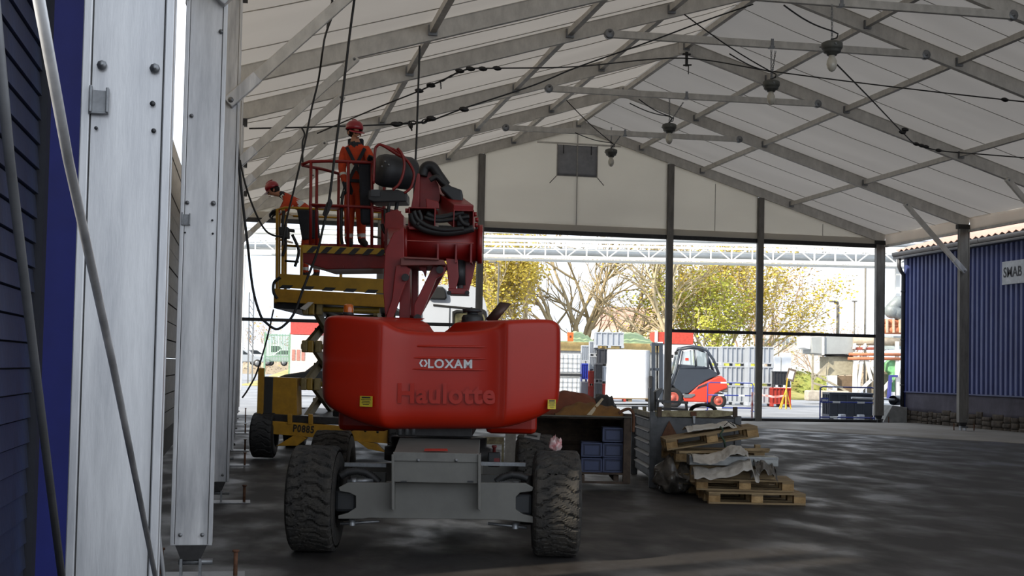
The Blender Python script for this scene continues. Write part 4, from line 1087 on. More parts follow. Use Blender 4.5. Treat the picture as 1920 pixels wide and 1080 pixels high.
cable('power_cable', [(666, -12), (655, 70), (642, 180), (629, 280), (617, 375), (605, 430), (594, 475), (569, 540), (552, 586), (535, 608), (518, 617), (500, 606), (488, 590), (474, 540), (464, 455), (454, 370), (446, 280), (443, 190)], .015, 'long black cable from the roof looping down past the yellow platform to the left posts', 15.4)
cable('power_cable', [(640, -12), (612, 60), (605, 95), (597, 150), (584, 205), (572, 266), (553, 348), (540, 400), (533, 432), (530, 460)], .015, 'black cable hanging from the roof to the yellow platform control', 19.5)
cable('power_cable', [(787, 86), (784, 170), (781, 260), (777, 345), (776, 392)], .014, 'thin straight black cable hanging behind the red boom', 17.5)
cable('power_cable', [(450, 300), (456, 330), (466, 365), (482, 405), (498, 432), (515, 442), (531, 443)], .016, 'short black cable curving from the left post to the platform control', 20.2)
cable('tie_rope', [(513, 580), (502, 630), (490, 672), (480, 702), (472, 718), (462, 735), (454, 746)], .015, 'thin dark rope slanting down beside the yellow box', 20.5)
cable('roof_wire', [(568, 308), (567, 270), (571, 252), (566, 240)], .012, 'short wire above the corner of the red basket', 18)
cable('power_cable', [(614, 52), (618, 20), (623, 2), (616, -6)], .016, 'black cable looped over a purlin at the top', 18)

# ================================================================ MIDDLE GROUND
# dark steel container with an open front
C1 = Fr(1085, 17.3, G(17), name='steel_container', label='dark rusty steel container with open front, tarpaulins heaped on top', cat='container')
L1 = C1.L; e1 = C1.e
rs = mat('brown_rusty_steel', '#54463a', .85, .1, .25, 6, .2, 20, col2='#332a23')
def bx_(F, name, x0, y0, x1, y1, ya, yb, m, bev=.006): return F.R(x0, y0, x1, y1, ya, yb).build(name, m, F.e, bevel=bev)
bx_(C1, 'floor_sheet', 985, 884, 1180, 891, 0, 1.15, rs); bx_(C1, 'top_rim', 985, 777, 1184, 784, -.02, .05, mat('worn_rim', '#5d5a50', .7, .2))
bx_(C1, 'corner_post', 1170, 776, 1182, 907, 0, .09, rs); bx_(C1, 'corner_post', 985, 776, 994, 907, 0, .09, rs)
bx_(C1, 'corner_post', 1172, 776, 1182, 897, 1.08, 1.15, rs)
a = L1(1177, 780, .05); c = L1(1177, 885, .05); MB().bb(a.x, a.x+.03, .05, 1.15, c.z, a.z).build('side_sheet', rs, e1)
bx_(C1, 'bottom_rail', 1090, 902, 1180, 908, 0, .06, rs); bx_(C1, 'skid_foot', 1091, 890, 1096, 904, 0, .5, rs); bx_(C1, 'skid_foot', 1150, 891, 1160, 902, .1, .9, rs)
MB().bb(L1(988, 800, 1.1).x, L1(1176, 800, 1.1).x, 1.125, 1.15, L1(1080, 884, 1.1).z, L1(1080, 782, 1.1).z).build('back_sheet', rs, e1)
for i in range(6):
    z0 = L1(1080, 884, 1.1).z; z1 = L1(1080, 782, 1.1).z; zz = z0+(z1-z0)*i/6
    MB().prism([(L1(988, 800, 1.1).x, 1.10, zz), (L1(988, 800, 1.1).x, 1.06, zz+.05), (L1(988, 800, 1.1).x, 1.10, zz+.1), (L1(988, 800, 1.1).x, 1.12, zz+.118), (L1(988, 800, 1.1).x, 1.12, zz)], (L1(1176, 800, 1.1).x-L1(988, 800, 1.1).x, 0, 0)).build('back_rib', rs, e1)
hose([(1160, 775), (1172, 768), (1182, 768), (1188, 780), (1187, 810)], .02, -.03, 'rusty_loop', rust, None, C1)
# blue crates inside
crm = mat('blue_plastic_crate', '#2d395c', .5, 0, .12, 5); crd = mat('blue_plastic_dark', '#1f2845', .6)
proto_c = None
labs = ['lower blue crate of the left pair inside the steel container', 'upper blue crate of the left pair inside the steel container', 'bottom blue crate of the right-hand stack of three', 'middle blue crate of the right-hand stack of three', 'top blue crate of the right-hand stack of three']
for (x, y), lab in zip(((1109, 886), (1109, 857), (1149, 886), (1149, 858), (1149, 829)), labs):
    p = C1.M @ L1(x, y, .12)
    if proto_c is None:
        r = empty('plastic_crate', p, -YAW, lab, 'crate', 'blue crates in the steel container')
        w2, h2, d2 = .135, .195, .36
        b = MB(); b.bb(-w2, w2, 0, .01, 0, h2); b.bb(-w2, w2, d2-.01, d2, 0, h2); b.bb(-w2, -w2+.01, 0, d2, 0, h2); b.bb(w2-.01, w2, 0, d2, 0, h2); b.bb(-w2, w2, 0, d2, 0, .01); b.build('crate_body', crd, r, one=True)
        b = MB(); b.bb(-w2-.006, w2+.006, -.012, 0, h2-.022, h2); b.bb(-w2-.006, w2+.006, -.012, 0, 0, .02); b.bb(-w2-.006, -w2+.02, -.012, 0, 0, h2); b.bb(w2-.02, w2+.006, -.012, 0, 0, h2); b.build('front_rim', crm, r, one=True, bevel=.003)
        MB().bb(-w2+.04, w2-.04, -.006, .002, .03, h2-.045).build('front_panel', crm, r, bevel=.003); proto_c = r
    else: r = copy_tree(proto_c); r.location = p; r['label'] = lab
def cloth(name, F, pts, ya, yb, m, label, cat, amp=.05, seed=0, zfloor=None):
    """heap of cloth: crest line traced at the front, falling away to both sides"""
    P = [F.M @ F.L(x, y, (ya+yb)/2) for x, y in pts]; base = zfloor
    back = F.M.to_3x3() @ Vector((0, 1, 0)); hd = (yb-ya)/2
    def fn(u, v):
        t = u*(len(P)-1); i = min(int(t), len(P)-2); f_ = t-i; f_ = f_*f_*(3-2*f_); p = P[i].lerp(P[i+1], t-i); p.z = P[i].z+(P[i+1].z-P[i].z)*f_
        s = 2*v-1; h_ = max(0, p.z-base); q = Vector((p.x, p.y, 0))+back*hd*s*(1+.12*noise.noise(Vector((u*5, seed, 1))))
        k = (1-abs(s)**2.4)
        f = amp*(noise.noise(Vector((u*9, s*2.2, seed)))+.22*noise.noise(Vector((u*18+s*6, s*5, seed+3))))*(1 if abs(s) < .9 else .2)
        return (q.x, q.y, base+.01+h_*k+f*k*1.2)
    b = MB().grid(fn, 70, 26, (0, 0, -.008)); o = b.build(name, m, None); return tag(o, label, cat)
ztop1 = (C1.M @ L1(1085, 780, .3)).z
orgt = mat('faded_orange_tarpaulin', '#6f3820', .8, 0, .2, 6, .4, 14, col2='#5d2f1c')
yo = mat('ochre_tarpaulin', '#74511f', .8, 0, .2, 6, .4, 14, col2='#5e3e18')
# a sheet carries the heap
MB().bb(L1(988, 780, .1).x, L1(1176, 780, .1).x, .05, 1.12, L1(1085, 782, .05).z-.02, L1(1085, 782, .05).z).build('cover_sheet', rs, e1)
zb1 = (C1.M @ Vector((0, 0, L1(1085, 781, .05).z))).z
cloth('tarpaulin', C1, [(990, 770), (1010, 748), (1040, 737), (1065, 735), (1090, 739), (1112, 746), (1124, 760), (1130, 776)], .45, 1.1, orgt, 'rust orange tarpaulin heaped on the dark steel container', 'tarpaulin', .03, 2, zb1)
cloth('tarpaulin', C1, [(1040, 776), (1060, 764), (1085, 757), (1110, 756), (1128, 762), (1145, 764), (1160, 768), (1168, 776)], .02, .5, yo, 'ochre tarpaulin folds at the front edge of the steel container', 'tarpaulin', .03, 7, zb1)
cloth('rubber_sheet', C1, [(1108, 762), (1118, 742), (1135, 740), (1147, 746), (1154, 760), (1158, 772)], .5, 1.0, mat('black_sheet', '#17181a', .5, 0, .2, 8, .4, 12), 'black plastic sheet lying behind the tarpaulins', 'sheet', .025, 11, zb1)
a = C1.M @ L1(1100, 778, -.01); c = C1.M @ L1(1130, 748, .25); tag(MB().prism([a, a+Vector((.07, 0, 0)), c+Vector((.015, 0, 0)), c-Vector((.01, 0, -.015))], C1.M.to_3x3() @ Vector((0, .03, 0))).build('wooden_stake', mat('pale_wood', '#a89a80', .8)), 'pale pointed stake leaning on the tarpaulins', 'stake')

# grey stillage
C2 = Fr(1305, 18.0, G(18), rz=-YAW, name='stillage', label='grey steel stillage box with cream rim and louvred side, behind the pallets', cat='container')
L2 = C2.L; e2 = C2.e
gs = mat('grey_stillage_steel', '#5c5e61', .6, .1, .2, 4, .05, 20, col2='#3d3f41'); cr_ = mat('cream_rim', '#9c9573', .7, 0, .25, 9, .1, 20, col2='#5f523a')
xL, xR = L2(1225, 800, 0).x, L2(1384, 800, 0).x
zT, zB = L2(1300, 784, 0).z, L2(1300, 892, 0).z
MB().bb(xL, xR, 0, .02, .12, zT).build('front_sheet', gs, e2)
dp2 = 2.2; xo = L2(1190, 800, dp2).x-xL      # the side runs away to the left
# skewed left side with louvres
def side(t, z): return Vector((xL+xo*t, dp2*t, z))
sd_ = MB()
nl = 5
for i in range(nl):
    z0 = .12+(zT-.12)*i/nl; z1 = z0+(zT-.12)/nl
    MB().prism([side(0, z0), side(1, z0), side(1, z1-.07), side(0, z1-.07)], (.02, 0, 0)).build('side_slat', gs, e2)
    MB().prism([side(.15, z1-.05)+Vector((-.03, 0, 0)), side(.9, z1-.05)+Vector((-.03, 0, 0)), side(.9, z1-.02)+Vector((.05, 0, 0)), side(.15, z1-.02)+Vector((.05, 0, 0))], (0, 0, .01)).build('louvre', mat('light_louvre', '#9b9da0', .5, .3), e2)
for t in (0, 1):
    p = side(t, 0); MB().bb(p.x-.05, p.x+.05, p.y-.03, p.y+.05, 0, zT+.08).build('corner_post', gs, e2, bevel=.006)
MB().bb(xR-.05, xR+.04, -.03, .06, 0, zT+.04).build('corner_post', gs, e2, bevel=.006); MB().bb(xR+xo-.05, xR+xo+.04, dp2-.05, dp2+.04, 0, zT+.04).build('corner_post', gs, e2)
MB().prism([Vector((xR, 0, .1)), Vector((xR+xo, dp2, .1)), Vector((xR+xo, dp2, zT)), Vector((xR, 0, zT))], (.02, 0, 0)).build('side_sheet', gs, e2)
MB().bb(xL+xo, xR+xo, dp2, dp2+.02, .12, zT).build('back_sheet', gs, e2); MB().prism([side(0, .12), side(1, .12), side(1, .12)+Vector((xR-xL, 0, 0)), side(0, .12)+Vector((xR-xL, 0, 0))], (0, 0, .02)).build('base_sheet', gs, e2)
C2.P([(1228, 770), (1300, 770), (1345, 769), (1383, 772), (1383, 778), (1340, 783), (1228, 781)], -.03, .03).build('front_rim', cr_, e2, bevel=.005)
MB().beam(side(0, zT+.02), side(1, zT+.02), .06, .06).build('side_rim', cr_, e2)
for x in (1237, 1379): C2.P([(x-4, 763), (x+4, 763), (x+4, 782), (x-4, 782)], -.05, .0).build('corner_lug', rs, e2, bevel=.005)
C2.P([(1205, 762), (1212, 762), (1212, 778), (1206, 778)], 1.9, 1.95).build('corner_lug', cr_, e2)
C2.P([(1295, 772), (1306, 772), (1306, 780), (1295, 780)], -.05, -.02).build('latch_plate', rust, e2); C2.P([(1299, 780), (1304, 780), (1303, 794), (1300, 794)], -.05, -.02).build('latch_tongue', steel, e2)
tri = C2.P([(1255, 789), (1271, 818), (1272, 835), (1240, 835), (1242, 815)], -.06, -.03); tri.build('rusty_gusset', rust, e2)
# ladder-like frame and hose lying on the stillage
C2.P([(1232, 750), (1288, 754), (1288, 757), (1232, 753)], .2, .5).build('tmp', gs).name = 'metal_frame'
o = [x for x in COL.objects if x.name == 'metal_frame'][0]
fr_e = empty('metal_frame', C2.M @ Vector((L2(1260, 770, .3).x, .3, zT)), -YAW, 'dark steel frame lying across the left end of the stillage', 'frame')
bpy.data.objects.remove(o)
F0 = L2(1260, 770, .3); F0 = Vector((F0.x, .3, zT))
for i, (a, c) in enumerate((((1232, 752), (1288, 755)), ((1234, 766), (1290, 768)), ((1234, 750), (1232, 770)), ((1286, 754), (1288, 770)))):
    for yl in (.2, .7): MB().beam(L2(a[0], a[1], yl)-F0, L2(c[0], c[1], yl)-F0, .035, .035).build('frame_bar', dsteel if i else gs, fr_e)
for a in ((1232, 751), (1288, 755)): MB().beam(L2(a[0], a[1], .2)-F0, L2(a[0], a[1], .7)-F0, .035, .035).build('frame_bar', dsteel, fr_e)
pp = []
for i in range(40):
    t = i/39*PI*3.4; pp.append(L2(1318+24*math.cos(t)*(1-.1*i/39), 770-10*abs(math.sin(t))*1.1, .5+.35*math.sin(t)))
MB().tube([C2.M @ p for p in pp], .025, 8).build('rubber_hose', blk)
tag(COL.objects['rubber_hose'], 'coiled black hose lying on top of the grey stillage', 'hose')
fk = empty('bent_brackets', C2.M @ L2(1225, 772, .9), -YAW, 'bent grey steel brackets standing up behind the stillage', 'brackets')
F1_ = L2(1225, 772, .9)
for pts in ([(1219, 728), (1223, 727), (1227, 750), (1226, 772), (1219, 772)], [(1229, 734), (1241, 727), (1243, 731), (1234, 748), (1236, 772), (1230, 772)]):
    MB().prism([L2(x, y, .9)-F1_ for x, y in pts], (0, .3, 0)).build('bracket', mat('bracket_grey', '#5c5e60', .5, .4), fk, bevel=.01)
lump('dark_rubbish', mat('dark_rubbish', '#211f1d', .9, 0, .3, 14, .8, 20), C2.M @ Vector((L2(1325, 775, .6).x, .62, zT-.08)), .45, .4, .12, 'dark scrap filling the grey stillage to its rim', 'scrap', 3, 30, .4)['kind'] = 'stuff'

# pallets
proto_p = None
def pallet(p, rz, label, rx=0, ry=0):
    global proto_p
    if proto_p is None:
        r = empty('wooden_pallet', p, rz, label, 'pallet', 'pallets stacked on the floor')
        for i in range(5):
            wd = .145 if i in (0, 2, 4) else .1; y = -.4+wd/2 + (.8-wd)*i/4
            MB().bb(-.6, .6, y-wd/2, y+wd/2, .122, .144).build('top_board', wood, r, bevel=.003)
        for x in (-.5275, 0, .5275): MB().bb(x-.0725, x+.0725, -.4, .4, .1, .122).build('cross_board', wood, r, bevel=.003)
        for i, y in enumerate((-.35, 0, .35)):
            MB().bb(-.6, .6, y-.05, y+.05, 0, .022).build('bottom_board', wood, r, bevel=.003)
            for x in (-.5275, 0, .5275): MB().bb(x-.0725, x+.0725, y-.05, y+.05, .022, .1).build('block', mat('block_wood', '#ad9064', .85, 0, .2, 8, .3, 20, col2='#7a5f3a'), r, bevel=.003)
        proto_p = r
    else:
        r = copy_tree(proto_p)
    r.location = p; r.rotation_euler = (rx, ry, rz); r['label'] = label; return r
PF = Fr(1408, 16.35, G(16)); LP = PF.L
# first pallet: front face spans px 1318-1500 at y 913-940
d0 = 1.2*FPX/182
P1 = Fr(1409, d0, 0); zg = (P1.M @ P1.L(1409, 939, 0)).z
P1.o.z = 0
def pp_(x, d, z): p = atD(x, 800, d); p.z = z; return p
g0 = G(15.6)
pallet(pp_(1409, d0+.4, g0+.0), -YAW+.02, 'lowest pallet of the stack, resting on the wet floor')
pallet(pp_(1393, d0+.55, g0+.146), -YAW-.09, 'second pallet of the stack, carrying crumpled plastic')
pallet(pp_(1368, d0+1.5, g0+.0), -YAW+.25, 'pallet lying on the floor just behind the bottom of the stack')
pallet(pp_(1345, d0+1.45, g0+.146), -YAW+.1, 'pallet in the rear pile second from the floor')
pallet(pp_(1340, d0+1.5, g0+.292), -YAW-.05, 'pallet in the rear pile third from the floor')
pallet(pp_(1336, d0+1.45, g0+.438), -YAW+.12, 'pallet in the rear pile just below the tilted one')
c = atD(1330, 835, d0+1.25)
pt = pallet(atD(1330, 829, d0+1.2), -YAW-.03, 'tilted pallet leaning at the top of the pile', .0, -.17)
# loose boards
for x0, y0, x1, y1, dd, lab in ((1272, 848, 1440, 846, .25, 'long light board lying across the pile under the plastic'), (1385, 843, 1442, 843, .05, 'short light board end sticking out of the pile at right')):
    a = atD(x0, y0, d0+dd+.3); c = atD(x1, y1, d0+dd+.3)
    tag(MB().beam(a, c, .12, .03).build('loose_board', wood, bevel=.004), lab, 'board')
a = atD(1420, 838, d0+.5); tag(MB().box(a, (.07, .07, .06), -YAW).build('wood_block', wood, bevel=.004), 'small wood block on the right end of the light board', 'block')
# silver beam
a = atD(1290, 862, d0+.35); c = atD(1456, 862, d0+.35)
sb = empty('metal_box_beam', (a+c)/2-Vector((0, 0, .07)), -YAW, 'galvanised box profile lying across the pallets', 'beam')
hl = (c-a).length/2
MB().bb(-hl, hl, -.12, .12, 0, .125).build('beam_body', mat('galvanised_sheet', '#8e8f8c', .4, .6, .2, 6), sb, bevel=.008)
MB().bb(-hl, hl, -.135, -.12, .095, .11).build('beam_lip', steel, sb)
MB().bb(-hl+.03, hl-.03, -.05, .05, -.22, 0).build('packing_timber', wood, sb)
for x in (-.4, .4): pass
zz = G(16)
def sheet(pts, dd, depth, label, m, amp=.05, seed=0, drop=.1):
    b = MB(); P = [(atD(x, y, d0+dd)) for x, y in pts]; back = Vector((sn, cs, 0))
    def fn(u, v):
        t = u*(len(P)-1); i = min(int(t), len(P)-2); p = P[i].lerp(P[i+1], t-i)
        s = 2*v-1
        n_ = noise.noise(Vector((u*6, v*3, seed)))+.6*noise.noise(Vector((u*15, v*9, seed+4)))
        return p + back*(depth*(v-.3)) + Vector((0, 0, amp*n_ - drop*abs(s)**2 - .02))
    b.grid(fn, 60, 20, (0, 0, -.005)); return tag(b.build('plastic_sheet', m), label, 'plastic sheet')
film = mat('milky_film', '#66615a', .35, 0, .2, 5, .6, 18, col2='#38342f', coat=.3)
sheet([(1298, 848), (1330, 852), (1352, 846), (1366, 836), (1380, 832), (1392, 836), (1402, 842)], .15, .35, 'grey plastic sheet draped over the light board', plas, .03, 1, .09)
sheet([(1300, 874), (1330, 876), (1365, 872), (1392, 860), (1408, 858), (1414, 880), (1422, 880)], .1, .3, 'beige plastic sheet slumped over the second pallet', plas, .03, 5, .12)
sheet([(1415, 862), (1430, 862), (1446, 866), (1454, 876), (1456, 884)], .12, .35, 'clear crumpled film at the right end of the pile', film, .05, 9, .12)
sheet([(1286, 798), (1300, 796), (1340, 792), (1362, 788), (1380, 794)], 1.2, .5, 'folded white sheet on top of the tilted pallet', mat('white_sheet', '#bdb9b0', .7, 0, .1, 5, .3, 10), .02, 12, .05)
lump('plastic_film', film, atD(1262, 905, d0+1.25), .24, .3, .42, 'heap of clear film sagging beside the pallets at left', 'plastic film', 4, 44, .5)
COL.objects[-1].location.z = G(16)-.01
COL.objects['plastic_film'].location.z = G(16)-.01
cable('strap', [(1352, 805), (1357, 818), (1354, 828), (1364, 842)], .014, 'green strap hanging from the tilted pallet', fr=Fr(1330, d0+.75, 0), m=mat('green_strap', '#2f4431', .7)) if False else None
sgr = Fr(1350, d0+.78, 0); o = MB().tube([sgr.M @ sgr.L(x, y, 0) for x, y in ((1350, 800), (1356, 806), (1350, 815), (1358, 826), (1360, 838))], .014, 6).build('strap', mat('green_strap', '#2f4431', .7)); tag(o, 'dark green strap hanging from the tilted pallet', 'strap')
tag(MB().tube([sgr.M @ sgr.L(x, y, .2) for x, y in ((1358, 798), (1366, 791), (1378, 800), (1372, 792), (1390, 799))], .006, 5).build('bent_wire', dsteel), 'bent dark wire on top of the tilted pallet', 'wire')
# post-like pale column beside the boom lift
q = Fr(958, 15.2, G(15), name='leaning_board', label='pale weathered board leaning behind the right rear tyre', cat='board')
MB().prism([q.L(948, 800, 0), q.L(968, 800, 0), q.L(966, 860, 0), q.L(946, 868, 0)], (0, .05, 0)).build('board', mat('weathered_board', '#7a756c', .8, 0, .2, 8), q.e)
q.P([(946, 868), (966, 860), (972, 905), (944, 905)], 0, .05).build('board_foot', mat('weathered_board', '#7a756c'), q.e)
MB().bb(q.L(948, 880, 0).x, q.L(968, 880, 0).x, 0, .05, 0, q.L(958, 866, 0).z).build('board_foot', mat('weathered_board', '#7a756c'), q.e)
b = MB(); q2 = Fr(918, 14.6, G(15), name='trestle', label='low cream metal trestle behind the chassis', cat='trestle')
for y in (822, 829): MB().beam(q2.L(892, y, 0), q2.L(945, y+1, 0), .04, .04).build('trestle_bar', cr_, q2.e)
for x in (894, 943): MB().bb(q2.L(x-2, 830, 0).x, q2.L(x+2, 830, 0).x, 0, .05, 0, q2.L(x, 824, 0).z).build('trestle_leg', cr_, q2.e)

# ================================================================ OUTSIDE, BEHIND THE MARQUEE
def F(px, d, name=None, z=-.02, rz=-YAW, **k): return Fr(px, d, z, rz, name, **k)
# ---- elevated pipe rack
rk = F(1080, 72, 'pipe_rack', label='white steel lattice bridge carrying pipes across the yard behind the marquee', cat='pipe rack')
wst = mat('bright_white_steel', '#e8e9e6', .5, 0, .05, 3); pg_ = mat('insulated_pipe', '#b9bcbc', .45, .3, .1, 2)
R0 = rk.L
xa_, xb_ = R0(440, 460, 0).x, R0(1760, 490, 0).x
zt_ = R0(1250, 456, 0).z; zb_ = R0(1250, 487, 0).z
for yl in (0, 2.2):
    MB().bb(xa_, xb_, yl-.07, yl+.07, zt_-.1, zt_+.04).build('top_chord', wst, rk.e); MB().bb(xa_, xb_, yl-.07, yl+.07, zb_-.06, zb_+.10).build('bottom_chord', wst, rk.e)
    n = 34; st = (xb_-xa_)/n
    for i in range(n+1):
        x = xa_+st*i; MB().bb(x-.035, x+.035, yl-.035, yl+.035, zb_, zt_).build('rack_upright', wst, rk.e)
        if i < n:
            s_ = i % 2; MB().beam((x, yl, zb_ if s_ == 0 else zt_), (x+st, yl, zt_ if s_ == 0 else zb_), .06, .06, up=Vector((0, 1, 0))).build('rack_diagonal', wst, rk.e)
for i, (yl, z, r) in enumerate(((.5, zb_+.32, .14), (1.1, zb_+.42, .2), (1.7, zb_+.32, .13), (.7, zt_+.22, .12), (1.5, zt_+.25, .15), (1.0, zt_+.5, .05))):
    MB().tube([(xa_, yl, z), (xb_, yl, z)], r, 10).build('pipe', pg_, rk.e)
for x in (440, 1705):
    X = R0(x, 500, 0).x
    for yl in (0, 2.2): MB().bb(X-.12, X+.12, yl-.12, yl+.12, 0, zb_).build('rack_column', wst, rk.e)
X = R0(607, 500, 0).x

# ---- trees
bark = mat('pale_bark', '#c9bb9c', .9, 0, .2, 2, col2='#a39477'); bark2 = mat('brown_twigs', '#bda389', .9, 0, .2, 2)
ylw = mat('yellow_olive_leaves', '#d2bc50', .8, 0, .3, .4, col2='#a8963c'); ylw2 = mat('green_yellow_leaves', '#c2c04e', .8, 0, .3, .4, col2='#959a3a'); tanl = mat('tan_leaves', '#cfb678', .8, 0, .3, .4, col2='#ae9358')
def tree(px, d, h, spread, label, seed, stems=1, leaves=None, nleaf=0, lev=5, r0=.2, lean=0, bk_=bark, leafz=.25, lsz=.13):
    random.seed(seed); T = F(px, d, 'bare_tree' if nleaf < 800 else 'tree', label=label, cat='tree'); b = MB(); tips = []
    def grow(p, dr, ln, r, l):
        pts = [p]; q = p; dd = dr.copy(); k = 4 if l < 3 else 3
        for i in range(k):
            dd = (dd + Vector((random.uniform(-.16, .16), random.uniform(-.16, .16), random.uniform(-.05, .12)))).normalized(); q = q+dd*ln/k; pts.append(q)
        b.tube(pts, [r*(1-.35*i/k) for i in range(k+1)], 6 if l < 2 else (4 if l < 4 else 3), cap=False)
        if l >= lev-2: tips.extend(pts[1:])
        if l < lev:
            for m_ in range(3 if l else 3):
                a = random.uniform(0, 2*PI); tilt = random.uniform(.25, .75)
                x, y = basis(dd); nd = (dd*math.cos(tilt)+(x*math.cos(a)+y*math.sin(a))*math.sin(tilt)); nd.z += .12; nd.x *= spread; nd.normalize()
                grow(pts[-1] if m_ < 2 else pts[random.choice((1, 2))], nd, ln*random.uniform(.6, .85), r*.62, l+1)
    for s_ in range(stems):
        a = (s_-(stems-1)/2)*.32+lean; grow(Vector((0, 0, -.05)), Vector((math.sin(a), random.uniform(-.2, .2), math.cos(a))).normalized(), h*.36, r0, 0)
    b.build('trunk_and_branches', bk_, T.e, one=True)
    if nleaf:
        lb_ = MB(); vs = []; fs = []
        for i in range(nleaf):
            t = random.choice(tips); p = t+Vector((random.gauss(0, .35), random.gauss(0, .35), random.gauss(0, .4)))
            if p.z < leafz*h*.5: continue
            u = Vector((random.uniform(-1, 1), random.uniform(-1, 1), random.uniform(-1, 1))).normalized(); x, y = basis(u); o = len(vs); s = lsz*random.uniform(.5, 1.2)
            vs += [p+x*s, p+y*s*.6, p-x*s, p-y*s*.6]; fs.append((o, o+1, o+2, o+3))
        lb_.add(vs, fs); o = lb_.build('foliage', leaves, T.e, fix=False, one=True); o['kind'] = 'stuff'
    return T
tree(1078, 100, 14, 1.15, 'bare many-stemmed tree between the red boom lift and the centre gable post', 9, 6, None, 0, 4, .26, 0, mat('grey_tan_bark', '#a89979', .9, 0, .2, 2, col2='#8a7b5e'))
tree(1262, 98, 12.5, 1.25, 'thick bare tree just right of the centre gable post', 12, 2, ylw, 500, 5, .30, .05)
tree(1352, 104, 12, .95, 'dense yellow-green willow right of the forklift', 21, 5, ylw, 9000, 5, .16, 0, bark, .0, .15)
tree(1318, 100, 9, 1.0, 'bushy pale willow behind the forklift cab', 33, 3, ylw2, 4500, 4, .16, -.1, bark, 0, .15)
tree(1395, 112, 12, .8, 'twiggy tan tree left of the right gable post', 35, 3, tanl, 2600, 5, .12, .12, bark2)
tree(932, 96, 11.5, .75, 'dense golden tree behind the dark exhaust pipe', 41, 4, ylw, 11000, 5, .14, 0, bark, 0, .15)
tree(885, 105, 11, .8, 'golden brown tree above the white truck', 43, 3, tanl, 6000, 5, .14, 0, bark2, 0, .15)
tree(1180, 118, 8, 1.4, 'bare tree in front of the pale brick building', 52, 2, ylw, 300, 4, .14, .15)
tree(1536, 150, 7.4, 1.2, 'small bare round tree left of the curved street lamp', 61, 3, tanl, 200, 4, .10, 0, bark2)
tree(1606, 150, 8.4, 1.2, 'small bare tree right of the curved street lamp', 64, 3, tanl, 200, 4, .10, 0, bark2)
tree(1440, 145, 9.5, 1.1, 'faint bare tree behind the low white building', 67, 3, tanl, 200, 4, .10, 0, bark2)
tree(492, 150, 6.5, 1.3, 'bare brown tree behind the white parked cars', 71, 4, tanl, 400, 4, .10, 0, bark2)
# hedges and far treeline
def hedge(x0, x1, d, h, label, m, seed, dep=2.5, z=-.05):
    o0 = atD(x0, 700, d); T = F((x0+x1)/2, d, 'hedge', label=label, cat='hedge'); a = T.L(x0, 700, 0).x; c = T.L(x1, 700, 0).x
    def fn(u, v):
        t = PI*v; n_ = .75+.45*noise.noise(Vector((u*(c-a)*.35, v*3, seed)))+.2*noise.noise(Vector((u*(c-a)*1.4, v*9, seed)))
        e_ = min(1, 8*u, 8*(1-u))**.5
        return (a+(c-a)*u, -math.cos(t)*dep*.5, z+h*math.sin(t)**.7*n_*e_)
    n = int(max(20, (c-a)*2.2)); MB().grid(fn, n, 14, smooth=False).build('foliage_mass', m, T.e, one=True); 
    random.seed(seed); lb_ = MB(); vs = []; fs = []
    for i in range(int(n*45)):
        p = Vector(fn(random.random(), random.random()))+Vector((random.gauss(0, .12), random.gauss(0, .12), random.gauss(.05, .14))); u = Vector((random.uniform(-1, 1), random.uniform(-1, 1), random.uniform(-1, 1))).normalized(); x, y = basis(u); s = .14*random.uniform(.5, 1.3); o = len(vs)
        vs += [p+x*s, p+y*s*.6, p-x*s, p-y*s*.6]; fs.append((o, o+1, o+2, o+3))
    lb_.add(vs, fs); o = lb_.build('leaves', m, T.e, fix=False, one=True); o['kind'] = 'stuff'
hedge(1270, 1425, 96, 3.6, 'yellow-green undergrowth below the willows behind the forklift', ylw2, 3)
hedge(1020, 1240, 125, 3.0, 'low yellowish hedge before the pale brick building', tanl, 5)
hedge(1415, 1560, 104, 2.0, 'green grassy bank with shrubs behind the yellow sign stand', mat('bank_green', '#8f9a4d', .9, 0, .2, .6, col2='#77703a'), 8, 6)
hedge(440, 1000, 190, 4.6, 'grey brown treeline on the horizon at left', mat('far_twigs', '#a79a86', .9, 0, .15, .3), 10, 8)
hedge(1000, 1760, 200, 3.8, 'grey brown treeline on the horizon at right', mat('far_twigs', '#a79a86'), 14, 8)
# grass verge
gr = mat('dry_grass', '#a39a58', .95, 0, .25, .5, .3, 8, col2='#7d7c40')
def verge(x0, x1, da, db, z1, name, label, m):
    T = F((x0+x1)/2, da, name, label=label, cat='grass'); a, c = T.L(x0, 700, 0).x, T.L(x1, 700, 0).x
    o = MB().grid(lambda u, v: (a+(c-a)*u*(1+.1*v), (db-da)*v+.5*noise.noise(Vector((u*12, 1, da))), z1*ss(v*1.3)+.02+.05*noise.noise(Vector((u*30, v*9, 2)))), 50, 8, (0, 0, -.1)).build('turf', m, T.e, one=True); o['kind'] = 'stuff'
verge(1405, 1560, 78, 112, .9, 'grass_bank', 'dry yellow-green grass bank beyond the grey bins', gr)
verge(440, 560, 88, 125, 1.3, 'grass_bank', 'strip of dry grass below the white parked cars', mat('dry_grass_2', '#b0a473', .95, 0, .2, .5, col2='#8d8a56'))

